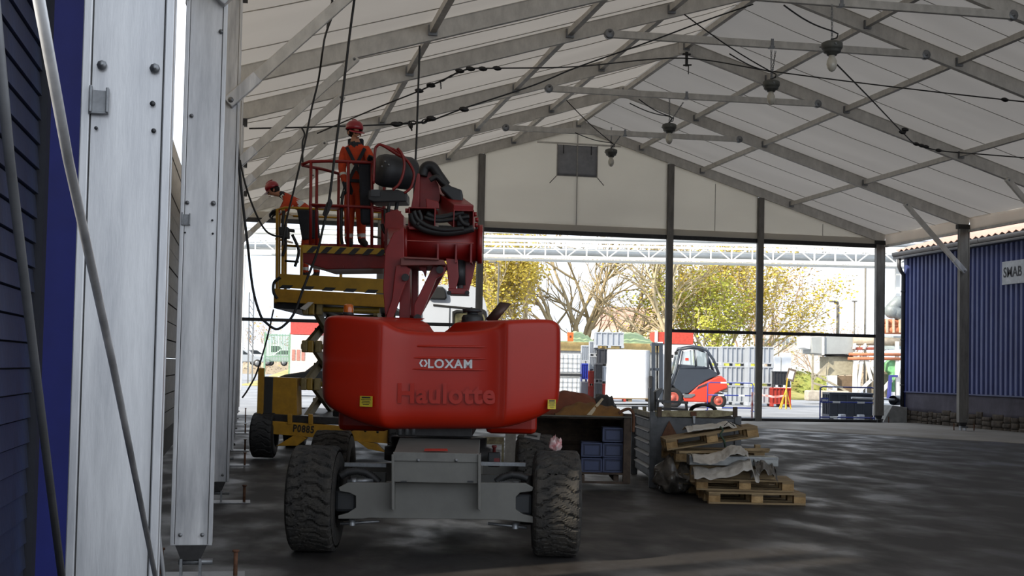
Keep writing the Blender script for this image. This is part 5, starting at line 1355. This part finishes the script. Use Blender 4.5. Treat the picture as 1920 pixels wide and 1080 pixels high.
# ---- brick building, low building
bk2 = mat('pale_brick', '#d8b09f', .85, 0, .1, .5, col2='#cba08f')
Bd = F(1176, 150, 'brick_building', label='pale pinkish brick building with a white band, behind the bare trees', cat='building'); BL_ = Bd.L
for i in range(9):
    z0 = i*.53; MB().bb(BL_(1120, 600, 0).x, BL_(1236, 600, 0).x, 0, 10, z0, z0+.5).build('brick_course', bk2, Bd.e)
z_ = 9*.53; MB().bb(BL_(1118, 600, 0).x, BL_(1238, 600, 0).x, -.15, 10, z_, z_+1.5).build('white_band', mat('cream_render', '#dcd3c4', .8), Bd.e)
for i in range(5): MB().bb(BL_(1124, 600, 0).x, BL_(1232, 600, 0).x, .1, 10, z_+1.5+i*.53, z_+2.0+i*.53).build('brick_course', bk2, Bd.e)
for i in range(4): MB().bb(BL_(1132+26*i, 600, 0).x, BL_(1142+26*i, 600, 0).x, -.05, .05, z_-1.7, z_-.6).build('window', mat('far_glass', '#8f9aa0', .2), Bd.e)
Bl2 = F(1470, 160, 'low_building', label='low white flat-roofed building with a row of windows, far at right', cat='building'); b2 = Bl2.L
MB().bb(b2(1415, 630, 0).x, b2(1545, 630, 0).x, 0, 12, 0, b2(1470, 622, 0).z).build('wall', mat('white_wall', '#d8d8d2', .8), Bl2.e)
MB().bb(b2(1412, 630, 0).x, b2(1548, 630, 0).x, -.4, 12.4, b2(1470, 622, 0).z, b2(1470, 617, 0).z).build('roof_slab', mat('white_wall', '#d8d8d2'), Bl2.e)
for i in range(7):
    x = 1426+i*16; w_ = MB().bb(b2(x, 630, 0).x, b2(x+12, 630, 0).x, -.06, .04, b2(x, 646, 0).z, b2(x, 634, 0).z).build('window', mat('far_glass', '#8f9aa0'), Bl2.e)
    MB().bb(b2(x+5.5, 630, 0).x, b2(x+6.5, 630, 0).x, -.09, .0, b2(x, 646, 0).z, b2(x, 634, 0).z).build('mullion', white, w_)
dr_ = F(1476, 77, 'white_partition', label='white upright panels standing before the grass bank', cat='panel')
for a, c, t in ((1452, 1464, 668), (1466, 1484, 661)): MB().bb(dr_.L(a, t, 0).x, dr_.L(c, t, 0).x, 0, .3, .0, dr_.L(a, t, 0).z).build('panel', white, dr_.e, bevel=.02)

# ---- green netted mounds
net = mat('green_net', '#7f9a6c', .9, 0, .2, 1.2, .5, 6, col2='#9aa684')
def mound(x0, x1, d, ytop, ybase, label, seed):
    T = F((x0+x1)/2, d, 'netted_mound', label=label, cat='mound'); a, c = T.L(x0, ybase, 0), T.L(x1, ybase, 0); zt = T.L((x0+x1)/2, ytop, 0).z
    def fn(u, v):
        s = 2*u-1; t = 2*v-1; k = max(0, 1-abs(s)**1.7)*max(0, 1-abs(t)**2)
        return (a.x+(c.x-a.x)*u, 3*t+3, a.z+(zt-a.z)*k+.12*noise.noise(Vector((u*12, v*7, seed)))*min(1, 6*k))
    MB().grid(fn, 40, 14, (0, 0, -.05)).build('net_cover', net, T.e, one=True)
    MB().bb(a.x-.1, c.x+.1, -.1, 6.1, a.z-.5, a.z).build('timber_edge', mat('timber_edge', '#b39b66', .8), T.e); MB().bb(a.x, c.x, 0, 6, 0, a.z-.5).build('container_body', mat('skip_grey', '#9a9c9c', .7), T.e)
mound(1050, 1122, 76, 619, 641, 'green netted mound at left, above the caged tanks', 2); mound(1138, 1236, 76, 620, 643, 'green netted mound at right, above the wrapped load', 6)
# red container
rc = F(1265, 80, 'red_container', label='red and white container showing above the forklift', cat='container')
rc.R(1226, 622, 1300, 646, 0, 2.4).build('container_top', mat('faded_red', '#c94a3a', .6), rc.e, bevel=.02)
z = rc.L(1260, 646, 0).z; MB().bb(rc.L(1226, 640, 0).x, rc.L(1300, 640, 0).x, .02, 2.4, 0, z).build('container_body', white, rc.e)
rc.R(1228, 620, 1233, 646, -.06, 0).build('corner_frame', white, rc.e); rc.R(1228, 641, 1243, 645, -.06, 0).build('white_patch', white, rc.e)
ob = F(1066, 70, 'orange_sign_box', label='small orange and white box on top of the caged tanks', cat='box', z=2.75)
ob.R(1050, 629, 1064, 639, 0, .4).build('white_side', white, ob.e); ob.R(1064, 623, 1075, 640, 0, .4).build('orange_side', mat('signal_orange', '#e0692c', .6), ob.e); ob.R(1068, 629, 1071, 633, -.02, 0).build('mark', rust, ob.e)

# ---- plastic bins
def bin_proto(m, name='plastic_bin'):
    r = empty(name); W_, D_, H_ = 1.2, 1.0, .92
    b = MB(); b.bb(-W_/2+.05, W_/2-.05, .05, D_-.05, .12, H_-.03); b.build('bin_body', m, r, one=True, bevel=.01)
    MB().bb(-W_/2, W_/2, 0, D_, H_-.07, H_).build('bin_rim', m, r, bevel=.01)
    MB().bb(-W_/2, W_/2, 0, D_, .12, .17).build('bin_base', m, r)
    for i in range(6): MB().bb(-W_/2+.02+i*.224, -W_/2+.06+i*.224, .0, .06, .17, H_-.07).build('bin_rib', m, r)
    for i in range(5): MB().bb(-W_/2, -W_/2+.05, .02+i*.23, .07+i*.23, .17, H_-.07).build('bin_rib', m, r)
    for x in (-.54, 0, .54): MB().bb(x-.06, x+.06, 0, D_, 0, .12).build('bin_foot', m, r)
    return r
gb_ = mat('grey_plastic_bin', '#a7adb5', .5, 0, .05, 2); dgb = mat('dark_grey_bin', '#454b55', .5, 0, .05, 2); rb_ = mat('red_plastic_bin', '#a8362a', .55); bb_ = mat('blue_plastic_bin', '#2a3fae', .5); bkb = mat('black_plastic_bin', '#303238', .5)
protos = {}
def put_bin(px, d, lev, m, label, group, rz=0, sc=(1, 1, 1)):
    if m.name not in protos: r = bin_proto(m); protos[m.name] = r
    else: r = copy_tree(protos[m.name])
    p = atD(px, 700, d); p.z = lev*.925*sc[2]; r.location = p; r.rotation_euler = (0, 0, -YAW+rz); r.scale = sc
    tag(r, label, 'bin', group); return r
lv = ('bottom', 'middle', 'top')
for l in range(3):
    for px, d, w_ in ((1427, 60.5, 'the column nearest the right gable post'), (1376, 62, 'the column right behind the forklift counterweight'), (1330, 63, 'the column hidden behind the forklift cab')):
        r = put_bin(px, d, l, gb_, '%s grey bin of %s' % (lv[l], w_), 'grey bins stacked three high behind the forklift')
for l in range(3): put_bin(1100, 66+l*.01, l, (gb_, bb_, gb_)[l], ('bottom grey bin beside the caged tanks', 'blue bin between two grey ones beside the caged tanks', 'top grey bin beside the caged tanks')[l], 'mixed bins left of the wrapped load', 0, (.45, 1, 1))
for l in range(4): put_bin(1113, 65, l, (rb_, rb_, gb_, gb_)[l], ('lower red bin of the narrow stack', 'upper red bin of the narrow stack', 'lower grey bin above the red ones in the narrow stack', 'topmost grey bin of the narrow stack')[l], 'mixed bins left of the wrapped load', 0, (.35, 1, .8))
for l in range(3): put_bin(1148, 64, l, (rb_, gb_, bkb)[l], ('red bin under the grey and black ones behind the wrapped load', 'grey bin below the black one behind the wrapped load', 'black bin under the pale tray behind the wrapped load')[l], 'mixed bins left of the wrapped load', 0, (1.2, 1, .93))
put_bin(1123, 63.8, 0, bkb, 'lowest black bin left of the wrapped load', 'black bins', 0, (.3, 1, 1)); put_bin(1123, 63.8, 1, bkb, 'middle black bin left of the wrapped load', 'black bins', 0, (.3, 1, 1))
put_bin(1142, 64, 3, gb_, 'pale grey bin on the very top above the black bin', 'mixed bins left of the wrapped load', 0, (1.2, 1, .85)).location.z = 2.62
put_bin(1466, 60, 0, rb_, 'red bin beside the yellow sign stand', None, 0, (.75, 1, .95)); r = put_bin(1467, 60, 1, bkb, 'dark bin standing on the red bin', None, 0, (.65, .8, .8)); r.location.z = .9
put_bin(1597, 44, 0, dgb, 'dark blue-grey bin behind the blue barrier at right', None, 0, (1.25, 1, 1.0))
for x in (1582, 1617):
    o = F(x, 43.6, None); tag(MB().bb(-.1, .1, 0, .2, 0, .22).build('white_block', white, bevel=.02), 'small white block under the %s of the dark blue-grey bin' % ('left end' if x < 1600 else 'right end'), 'block').location = o.o
# orange handles on bins
# ---- caged tanks
def ibc(px, d, z, label):
    T = F(px, d, 'caged_tank', z=z, label=label, cat='tank', group='caged white tanks')
    MB().bb(-.55, .55, .03, .97, .17, 1.12).build('tank', mat('white_tank', '#e6eaec', .4), T.e, bevel=.08)
    for i in range(6): x = -.58+i*.232; MB().bb(x-.008, x+.008, -.01, .01, .14, 1.16).build('cage_bar', steel, T.e)
    for i in range(5): zz = .18+i*.24; MB().bb(-.59, .59, -.015, .005, zz-.008, zz+.008).build('cage_bar', steel, T.e)
    MB().bb(-.6, .6, 0, 1, 0, .13).build('pallet_base', blkp, T.e)
ibc(1068, 64, 0, 'lower caged white tank just right of the red counterweight'); ibc(1068, 64, 1.18, 'upper caged white tank of the two at the counterweight')
ibc(1026, 64.5, 0, 'lower caged white tank half hidden by the counterweight'); ibc(1026, 64.5, 1.18, 'upper caged white tank half hidden by the counterweight')

# ---- wrapped load on the forks
WL = F(1181, 55.5, 'wrapped_load', z=.22, label='white film-wrapped pallet load lifted by the forklift', cat='load')
xa_, xb_ = WL.L(1138, 700, 0).x, WL.L(1224, 700, 0).x; zt_ = WL.L(1180, 656, 0).z
def fn(u, v):
    a = 2*PI*u; k = 3.2; cx = math.copysign(abs(math.cos(a))**(2/k), math.cos(a)); sy_ = math.copysign(abs(math.sin(a))**(2/k), math.sin(a))
    tp = 1-.07*v
    return (cx*(xb_-xa_)/2*tp*(1+.02*noise.noise(Vector((u*30, v*3, 1)))), .75+sy_*.7*tp, .12+(zt_-.12)*v+.03*noise.noise(Vector((cx, sy_, 4)))*v)
b = MB(); b.grid(fn, 72, 14); b.grid(lambda u, v: tuple(Vector(fn(u, 1)).lerp(Vector((0, .75, zt_+.02)), v)), 72, 2)
b.build('stretch_film', mat('white_film', '#f4f5f6', .3, 0, .03, 3, .4, 10), WL.e, one=True)
for i in range(3): MB().bb(xa_+.1+i*.85, xa_+.25+i*.85, .1, 1.4, -.02, .1).build('pallet_runner', wood, WL.e)
MB().bb(xa_+.05, xb_-.05, .05, 1.45, .09, .13).build('pallet_deck', wood, WL.e)

# ---- forklift
FL = F(1300, 55.5, 'forklift', label='red and dark grey forklift carrying the white wrapped load', cat='forklift')
f_ = FL.L; fe = FL.e
def fp(name, pts, y0, y1, m, bev=.02, par=None): return FL.P(pts, y0, y1).build(name, m, par or fe, bevel=bev)
frd = mat('forklift_red', '#d8402c', .4, 0, .05, 2, coat=.3); fdk = mat('forklift_dark', '#343b45', .45, 0, .05, 2)
fp('rear_body', [(1290, 740), (1310, 722), (1340, 708), (1352, 704), (1362, 712), (1365, 728), (1352, 733), (1342, 738), (1336, 748), (1334, 755), (1283, 753), (1280, 745)], 0, 1.3, frd, .06)
fp('counterweight_corner', [(1350, 718), (1366, 722), (1365, 736), (1352, 734)], .05, 1.25, mat('forklift_grey', '#7a756f', .5), .05)
fp('cab_lower', [(1262, 722), (1275, 683), (1300, 685), (1325, 688), (1350, 702), (1322, 714), (1290, 738), (1275, 738)], .02, 1.28, fdk, .03)
fp('sill', [(1282, 740), (1302, 738), (1304, 741), (1296, 746), (1282, 746)], -.03, .05, mat('grey_step', '#6b7076', .4), .01)
for i in range(5): fp('air_vent', [(1306+i*4, 730-i*1.6), (1309+i*4, 729-i*1.6), (1312+i*4, 724-i*1.6), (1310+i*4, 724-i*1.6)], -.015, .01, fdk, 0)
# cab frame
def cb3(pts, r=.05, yl=.03, name='cab_frame'):
    for yy in (yl, 1.27): MB().tube([f_(x, y, yl)+Vector((0, yy-yl, 0)) for x, y in pts], r, 8).build(name, fdk, fe)
cb3([(1256, 728), (1266, 700), (1276, 656)]); cb3([(1276, 655), (1300, 651), (1316, 653), (1326, 658), (1338, 675), (1348, 702)], .06); cb3([(1326, 662), (1328, 690)]); cb3([(1280, 658), (1274, 690), (1325, 690)], .04); cb3([(1302, 656), (1304, 688)], .03)
fp('roof', [(1274, 655), (1278, 650), (1300, 647), (1318, 650), (1326, 657), (1300, 654)], .0, 1.3, fdk, .02)
gl = mat('cab_glass', '#aebdc4', .08, 0, .03, 3, alpha=.45)
fp('side_window', [(1278, 660), (1302, 657), (1303, 686), (1276, 687)], .05, .07, gl, 0); fp('rear_window', [(1306, 657), (1324, 662), (1326, 687), (1307, 687)], .05, .07, gl, 0)
fp('windscreen', [(1262, 700), (1274, 660), (1276, 660), (1266, 702)], .08, 1.2, gl, 0)
fp('operator_seat', [(1306, 686), (1309, 668), (1316, 668), (1318, 687)], .4, .9, blk, .03)
fp('red_tag', [(1285, 671), (1291, 671), (1291, 676), (1285, 676)], .03, .05, frd, 0)
# mast
fp('mast_rail', [(1222, 642), (1229, 642), (1229, 748), (1222, 748)], .1, .25, fdk, .01); fp('mast_rail', [(1222, 642), (1229, 642), (1229, 748), (1222, 748)], 1.05, 1.2, fdk, .01)
fp('mast_rail', [(1236, 643), (1243, 643), (1243, 750), (1236, 750)], .05, .2, fdk, .01); fp('mast_rail', [(1236, 643), (1243, 643), (1243, 750), (1236, 750)], 1.1, 1.25, fdk, .01)
for y in (643, 690, 735): fp('mast_cross', [(1224, y), (1242, y), (1242, y+5), (1224, y+5)], .1, 1.2, fdk, .01)
fp('lift_chain', [(1231, 645), (1234, 645), (1234, 745), (1231, 745)], .5, .55, blk, 0); fp('carriage', [(1218, 705), (1223, 705), (1223, 752), (1218, 752)], .05, 1.25, dsteel, .01)
for yy in (.3, .95): fp('fork', [(1146, 757), (1222, 757), (1222, 760), (1146, 759)], yy, yy+.12, dsteel, 0)
for x, y in ((1268, 662), (1260, 668)): fp('work_lamp', [(x-3, y-3), (x+3, y-3), (x+3, y+3), (x-3, y+3)], .0, .12, blk, .02)
for x, y, r in ((1262, 749, .44), (1347, 750, .36)):
    for yy in (.02, 1.0):
        c = f_(x, y, 0); c = Vector((c.x, yy, r-.02)); b = MB(); b.lathe([(0, 0), (r*.5, 0), (r*.55, -.02), (r*.9, -.03), (r, .03), (r, .24), (r*.9, .29), (0, .28)], c, Vector((0, 1, 0)), 32); w_ = b.build('wheel', blk, fe, one=True)
        b = MB(); b.lathe([(0, -.05), (r*.18, -.05), (r*.22, -.02), (r*.42, -.0), (r*.52, -.035), (r*.55, -.02)], c, Vector((0, 1, 0)), 24); b.build('wheel_rim', mat('rim_red', '#b5584a', .5), w_, one=True)
# ---- barriers
blb = mat('barrier_blue', '#2c3f9a', .45)
def barrier(x0, x1, yt, yb, d, label, tape=True):
    T = F((x0+x1)/2, d, 'crowd_barrier', label=label, cat='barrier'); l = T.L; r = .022
    T0, T1 = l(x0, yt, 0), l(x1, yt, 0); zt = T0.z
    MB().tube([(T0.x, 0, .0), (T0.x, 0, zt-.08), (T0.x+.03, 0, zt-.02), (T0.x+.1, 0, zt), (T1.x-.1, 0, zt), (T1.x-.03, 0, zt-.02), (T1.x, 0, zt-.08), (T1.x, 0, 0)], r, 8).build('barrier_frame', blb, T.e)
    for k in (.56, .12): MB().tube([(T0.x, 0, zt*k), (T1.x, 0, zt*k)], r, 8).build('barrier_rail', blb, T.e)
    for x in (T0.x, T1.x): MB().bb(x-.03, x+.03, -.3, .3, 0, .03).build('barrier_foot', blb, T.e)
    for k, u in ((1, .35), (.56, .3), (.12, .25), (.56, .75)): 
        X = T0.x+(T1.x-T0.x)*u; MB().bb(X-.12, X+.12, -.03, .03, zt*k-.03, zt*k+.03).build('reflective_sleeve', white, T.e)
    return T, T0, T1, zt
barrier(1327, 1412, 717, 768, 52, 'blue barrier in front of the forklift rear wheel')
T, T0, T1, zt = barrier(1538, 1640, 725, 788, 43, 'blue barrier with a small plate in front of the dark bin')
MB().bb(T0.x+.03, T0.x+.28, -.02, .02, zt*.53, zt*.68).build('name_plate', blb, T.e); text('plate_lettering', 'SMAB', .10, white, T.e, (T0.x+.155, -.024, zt*.605), (PI/2, 0, 0), .001, .002, .8)
# tape, stand
tm_ = mat('barrier_tape', '#e0dcda', .5, 0, .3, 5, col2='#c25a4c', stretch=(1, 1, 1))
T = F(1448, 57, None); tag(MB().beam(atD(1414, 738, 57), atD(1450, 744, 57), .01, .09).build('barrier_tape', tm_), 'red and white tape strung before the stacked grey bins', 'tape'); tag(MB().beam(atD(1450, 744, 57), atD(1476, 742, 57), .01, .09).build('barrier_tape', tm_), 'red and white tape tied to the yellow stand', 'tape')
YS = F(1472, 57, 'sign_stand', label='yellow folding stand with a framed notice beside the red bin', cat='sign stand'); y_ = mat('stand_yellow', '#dcb93a', .5)
top = YS.L(1474, 730, 0)
for x, yl in ((1461, 0), (1467, .25), (1471, -.2), (1477, .25), (1483, 0)): MB().beam(top, (YS.L(x, 765, 0).x, yl, 0), .04, .04).build('stand_leg', y_, YS.e)
MB().beam(top, top+Vector((.05, 0, .5)), .05, .05).build('stand_mast', y_, YS.e)
c = YS.L(1483, 703, 0); fr2 = MB().box(c, (.36, .03, .55), M=Matrix.Rotation(.25, 3, 'Y')).build('notice_frame', mat('notice_frame', '#6e6055', .7), YS.e); MB().box(c-Vector((0, .02, 0)), (.22, .01, .36), M=Matrix.Rotation(.25, 3, 'Y')).build('notice_sheet', white, fr2)
cone = F(1411, 44, None); tag(MB().tube([cone.M @ Vector((0, 0, z)) for z in (0, .9)], .035, 8).build('marker_post', tm_), 'short red and white post beside the right gable post', 'post')
# ---- lamp posts
lp = mat('lamp_post', '#77736a', .6)
def post(x, yt, d, r, label, arm=True):
    T = F(x, d, 'street_lamp', label=label, cat='street lamp'); z = T.L(x, yt, 0).z
    MB().tube([(0, 0, 0), (0, 0, z-.3), (-.05, 0, z-.05), (-.3, 0, z)] if arm else [(0, 0, 0), (0, 0, z)], r, 8).build('pole', lp, T.e)
    MB().box((-.45 if arm else 0, 0, z+.02), (.5, .25, .12)).build('lamp_head', lp, T.e, bevel=.03)
post(1570, 566, 105, .13, 'short street lamp with a bent top left of the corner post'); post(1601, 565, 125, .08, 'thin pale street lamp between two bare trees', False); post(1621, 488, 110, .09, 'tall thin lamp pole close to the corner post', False); post(931, 492, 88, .06, 'thin white lamp pole before the golden tree')
# ---- industrial plant
PL = F(1590, 68, 'process_plant', label='grey duct and piping plant on a braced steel stand near the blue building', cat='plant'); p_ = PL.L; pe_ = PL.e
gd = mat('grey_duct', '#9fa3a3', .6, 0, .1, 1); orp = mat('orange_brown_pipe', '#b8714e', .6, 0, .15, 2); tk = mat('tan_tank', '#b3a793', .6); wb = mat('white_brace', '#dedcd6', .5); dk = mat('dark_concrete', '#8a8272', .9, 0, .2, .8)
def pp2(name, pts, y0, y1, m, bev=.02): return PL.P(pts, y0, y1).build(name, m, pe_, bevel=bev)
pp2('duct_box', [(1521, 632), (1543, 631), (1543, 664), (1524, 662)], 0, 2.5, gd); pp2('duct_box', [(1545, 631), (1602, 632), (1600, 664), (1545, 664)], 0, 2.5, gd); pp2('duct_flange', [(1542, 629), (1546, 629), (1546, 666), (1542, 666)], -.1, 2.6, wb)
pp2('duct_end', [(1507, 630), (1520, 630), (1520, 655), (1507, 652)], .3, 2, white); pp2('duct_underside', [(1540, 664), (1606, 665), (1606, 672), (1575, 668)], .1, 2.4, dsteel)
MB().tube([p_(1599, 639, 0), p_(1690, 641, 0)], .22, 16).build('tank', tk, pe_)
for x in (1603, 1622): MB().tube([p_(x, 643, -.1), p_(x-1, 652, -.1), p_(x-2, 655, -.1)], .09, 8).build('pipe_bend', wb, pe_)
pp2('tank_cradle', [(1598, 651), (1640, 651), (1640, 656), (1600, 656)], -.1, .5, mat('cradle_red', '#a35544', .6))
for y, x0 in ((664, 1592), (672, 1590)): MB().tube([p_(x0, y, -.4), p_(1695, y+1, -.4)], .08, 10).build('orange_pipe', orp, pe_)
for a, c, r in (((1604, 660), (1602, 741), .1), ((1616, 668), (1607, 740), .08), ((1622, 668), (1634, 715), .08), ((1634, 712), (1604, 740), .08), ((1620, 665), (1640, 700), .07), ((1652, 735), (1672, 712), .09), ((1682, 640), (1682, 745), .09), ((1696, 660), (1683, 742), .06)):
    MB().beam(p_(a[0], a[1], -.3), p_(c[0], c[1], -.3), r*2, r*2).build('stand_brace', wb, pe_)
pp2('hopper', [(1553, 668), (1600, 668), (1598, 702), (1553, 705)], .3, 2.2, mat('hopper', '#a9a28c', .8)); pp2('dark_base', [(1565, 705), (1602, 705), (1602, 745), (1565, 745)], .3, 2, mat('brown_base', '#7d6b57', .9)); pp2('white_cabinet', [(1554, 704), (1570, 704), (1570, 742), (1554, 742)], .1, .6, white)
pp2('dark_base', [(1640, 690), (1668, 700), (1668, 745), (1640, 745)], .5, 2, dk)
pp2('wall_panel', [(1655, 630), (1690, 630), (1690, 655), (1655, 655)], .6, 2, mat('pale_blue_panel', '#c5d5db', .6))
pp2('pump_casing', [(1665, 680), (1672, 674), (1684, 676), (1684, 735), (1674, 735), (1672, 700), (1666, 696)], -.2, .6, mat('pump_green', '#7fbf86', .5), .06)
pp2('blue_frame', [(1668, 703), (1684, 703), (1684, 707), (1673, 707), (1671, 748), (1664, 748)], -.6, -.4, mat('frame_blue', '#3a3f86', .5))
MB().tube([p_(1690, 590, 0), p_(1680, 585, 0), p_(1674, 575, 0), p_(1682, 568, 0), p_(1698, 566, 0)], .36, 16).build('elbow_duct', mat('elbow_grey', '#8a9192', .5, .2), pe_); MB().sphere(p_(1672, 583, 0), .4, 16, 10).build('elbow_duct', mat('elbow_grey', '#8a9192'), pe_)
for y, r in ((603, .14), (610, .10), (619, .2)): MB().tube([p_(1655, y, 0), p_(1700, y+1, 0)], r, 12).build('rusty_pipe', orp, pe_)
for x in (1664, 1676, 1688): pp2('pipe_bracket', [(x-2, 599), (x+2, 599), (x+2, 624), (x-2, 624)], -.25, .2, mat('bracket_cream', '#d2b9a0', .6))
for a, c in (((1524, 664), (1523, 748)), ((1524, 712), (1552, 682)), ((1524, 700), (1600, 740)), ((1524, 718), (1560, 728))): MB().beam(p_(a[0], a[1], .1), p_(c[0], c[1], .1), .10, .10).build('support_leg', mat('leg_grey', '#a29a88', .7), pe_)
tag(MB().box(atD(1550, 742, 68), (2.2, .8, .55), -YAW).build('concrete_kerb', mat('kerb', '#b5ada0', .9), bevel=.08), 'low pale concrete kerb in front of the plant', 'kerb')
for x in (1700, 1640): MB().beam(p_(x, 690, 1), (p_(x, 690, 1).x, 1, 0), .2, .2).build('support_leg', dk, pe_)

# ---- white truck cab
TC = F(848, 42, 'white_truck', label='white high-roofed truck cab behind the red turret', cat='truck'); t_ = TC.L; te = TC.e
def fnc(u, v):
    # rounded shell: superellipse section, rounded roof
    a = PI*u; x0, x1 = t_(783, 600, 0).x, t_(916, 600, 0).x; zt = t_(848, 534, 0).z
    c_ = math.cos(a); s_ = math.sin(a); X = (x0+x1)/2-(x1-x0)/2*math.copysign(abs(c_)**.42, c_)*(1-.0*v); Z = .9+(zt-.9)*abs(s_)**.42
    return (X, 2.6*v, Z)
b = MB(); b.grid(fnc, 40, 8); b.prism([fnc(i/40, 0) for i in range(41)], (0, -.01, 0)); b.build('cab_shell', mat('truck_white', '#ccd4e0', .4, 0, .04, 1, coat=.2), te, one=True)
def tp(name, pts, y0, y1, m, bev=.01): return TC.P(pts, y0, y1).build(name, m, te, bevel=bev)
tp('roof_visor', [(806, 536), (830, 537), (836, 545), (838, 559), (834, 562), (802, 561), (803, 548)], -.12, .0, blkp, .05)
tp('grille_slot', [(812, 570), (895, 578), (895, 582), (812, 574)], -.03, .01, blk); tp('door_gap', [(842.5, 577), (843.5, 577), (842, 640), (841, 640)], -.03, .0, dsteel, 0)
tp('cab_window', [(850, 586), (856, 583), (905, 586), (910, 592), (912, 640), (850, 640)], -.04, .0, mat('window_reflection', '#8d8b6a', .15, 0, .4, 2, col2='#3b3a2e'), .02); tp('window_seal', [(848, 584), (856, 581), (907, 584), (907, 587), (856, 585), (851, 588), (851, 640), (848, 640)], -.07, -.03, blk, 0)
tp('mirror_arm', [(900, 577), (910, 582), (914, 596), (910, 600), (907, 590), (900, 584)], -.1, 0, blk)
tp('side_marker', [(783, 585), (788, 577), (789, 600), (784, 606)], -.06, .05, blkp)
MB().bb(t_(783, 600, 0).x+.1, t_(916, 600, 0).x-.1, .0, 2.6, .45, .92).build('bumper', blkp, te)
for x in (795, 903): MB().lathe([(0, 0), (.3, 0), (.5, .03), (.5, .3), (0, .3)], (t_(x, 600, 0).x, .5, .5), Vector((1 if x < 800 else -1, 0, 0)), 24).build('wheel', blk, te)
# ---- parked cars left
def car(px, d, z, L_, H_, m, label, flip=1, name='car', van=False, rz=0):
    T = F(px, d, name, z=z, label=label, cat='car', rz=-YAW+rz); e = T.e; X = lambda t: flip*(t-.5)*L_
    if van: pr = [(0, .25), (0, .9), (.03, 1), (.70, 1), (.80, .92), (.88, .60), (.99, .5), (1, .25)]
    else: pr = [(0, .28), (0, .58), (.03, .66), (.14, .70), (.27, .97), (.36, 1), (.55, .99), (.70, .68), (.92, .58), (.99, .50), (1, .28)]
    MB().prism([(X(t), 0, H_*h) for t, h in pr], (0, 1.7, 0)).build('car_body', m, e, bevel=.06)
    wn_ = [(.18, .70), (.29, .93), (.53, .93), (.65, .70)] if not van else [(.55, .62), (.55, .9), (.72, .9), (.83, .62)]
    MB().prism([(X(t), -.01, H_*h) for t, h in wn_], (0, .02, 0)).build('side_window', mat('car_glass', '#20282d', .35), e)
    for t in (.18, .82):
        w_ = MB().lathe([(0, -.02), (.2, -.02), (.32, 0), (.32, .2), (0, .2)], (X(t), -.02, .32), Vector((0, 1, 0)), 20).build('wheel', blk, e, one=True)
        MB().lathe([(0, -.04), (.17, -.035), (.19, -.02)], (X(t), -.02, .32), Vector((0, 1, 0)), 16).build('hub_cap', steel, w_, one=True)
    MB().bb(X(.985)-.04, X(.985)+.04, -.01, .25, H_*.44, H_*.52).build('headlamp', white, e)
cw_ = mat('car_white', '#d9dde0', .3, 0, .03, 1, coat=.5); cs_ = mat('car_silver', '#a9aeb2', .3, .3, .03, 1, coat=.5)
car(478, 118, 1.3, 4.3, 1.5, cw_, 'white car parked leftmost on the grass bank', 1, rz=.2); car(528, 116, 1.3, 4.2, 1.5, cs_, 'silver car behind the green fence', -1, rz=-.15); car(503, 124, 1.3, 4.6, 2.1, cw_, 'white van behind the parked cars', 1, 'van', True); car(452, 112, 1.2, 4.3, 1.5, cs_, 'silver car half hidden by the left posts', 1)
MATS_BLACK = mat('car_black', '#08090a', .7); MATS_BLACK.node_tree.nodes['Principled BSDF'].inputs['Specular IOR Level'].default_value = .08
car(606, 62, 0, 4.4, 1.72, mat('car_black', '#08090a', .7), 'black car parked behind the yellow scissor lift', -1)
gf_ = F(517, 100, 'bar_fence', label='green vertical bar fence in front of the parked cars', cat='fence', z=.9); g_ = gf_.L; gfm = mat('fence_green', '#7fa48f', .6)
X0, X1 = g_(497, 640, 0).x, g_(544, 640, 0).x; zz0, zz1 = g_(520, 671, 0).z, g_(520, 626, 0).z
n = 16
for i in range(n+1): MB().bb(X0+(X1-X0)*i/n-.025, X0+(X1-X0)*i/n+.025, -.02, .02, zz0-.3, zz1).build('fence_bar', gfm, gf_.e)
for z in (zz0+.1, zz1-.1): MB().bb(X0, X1, -.03, .03, z-.04, z+.04).build('fence_rail', gfm, gf_.e)
for x in (X0, X1): MB().bb(x-.07, x+.07, -.05, .05, -.9, zz1+.1).build('fence_post', gfm, gf_.e)
hz = F(562, 96, 'site_hut', label='white site hut with a red band left of the counterweight', cat='hut'); h_ = hz.L
hz.R(545, 604, 600, 628, 0, 2.4).build('red_band', mat('hut_red', '#c24a44', .6), hz.e); MB().bb(h_(545, 640, 0).x, h_(600, 640, 0).x, .02, 2.4, 0, h_(560, 628, 0).z).build('hut_wall', mat('hut_white', '#e2d8d2', .7), hz.e)
for x in (551, 560, 569): MB().bb(h_(x, 640, 0).x-.12, h_(x, 640, 0).x+.12, -.02, .03, 1.8, 2.6).build('hut_vent', mat('hut_vent', '#b87f76', .7), hz.e)
lt = F(484, 92, 'steel_lattice_mast', label='thin grey lattice mast beyond the left posts', cat='mast')
for x in (468, 476): MB().beam((lt.L(x, 600, 0).x, 0, 0), lt.L(x, 548, 0), .09, .09).build('mast_leg', steel, lt.e)
for i in range(9):
    a, c = lt.L(468, 560+i*12, 0), lt.L(476, 572+i*12, 0); MB().beam(a, c, .05, .05).build('mast_lacing', steel, lt.e)
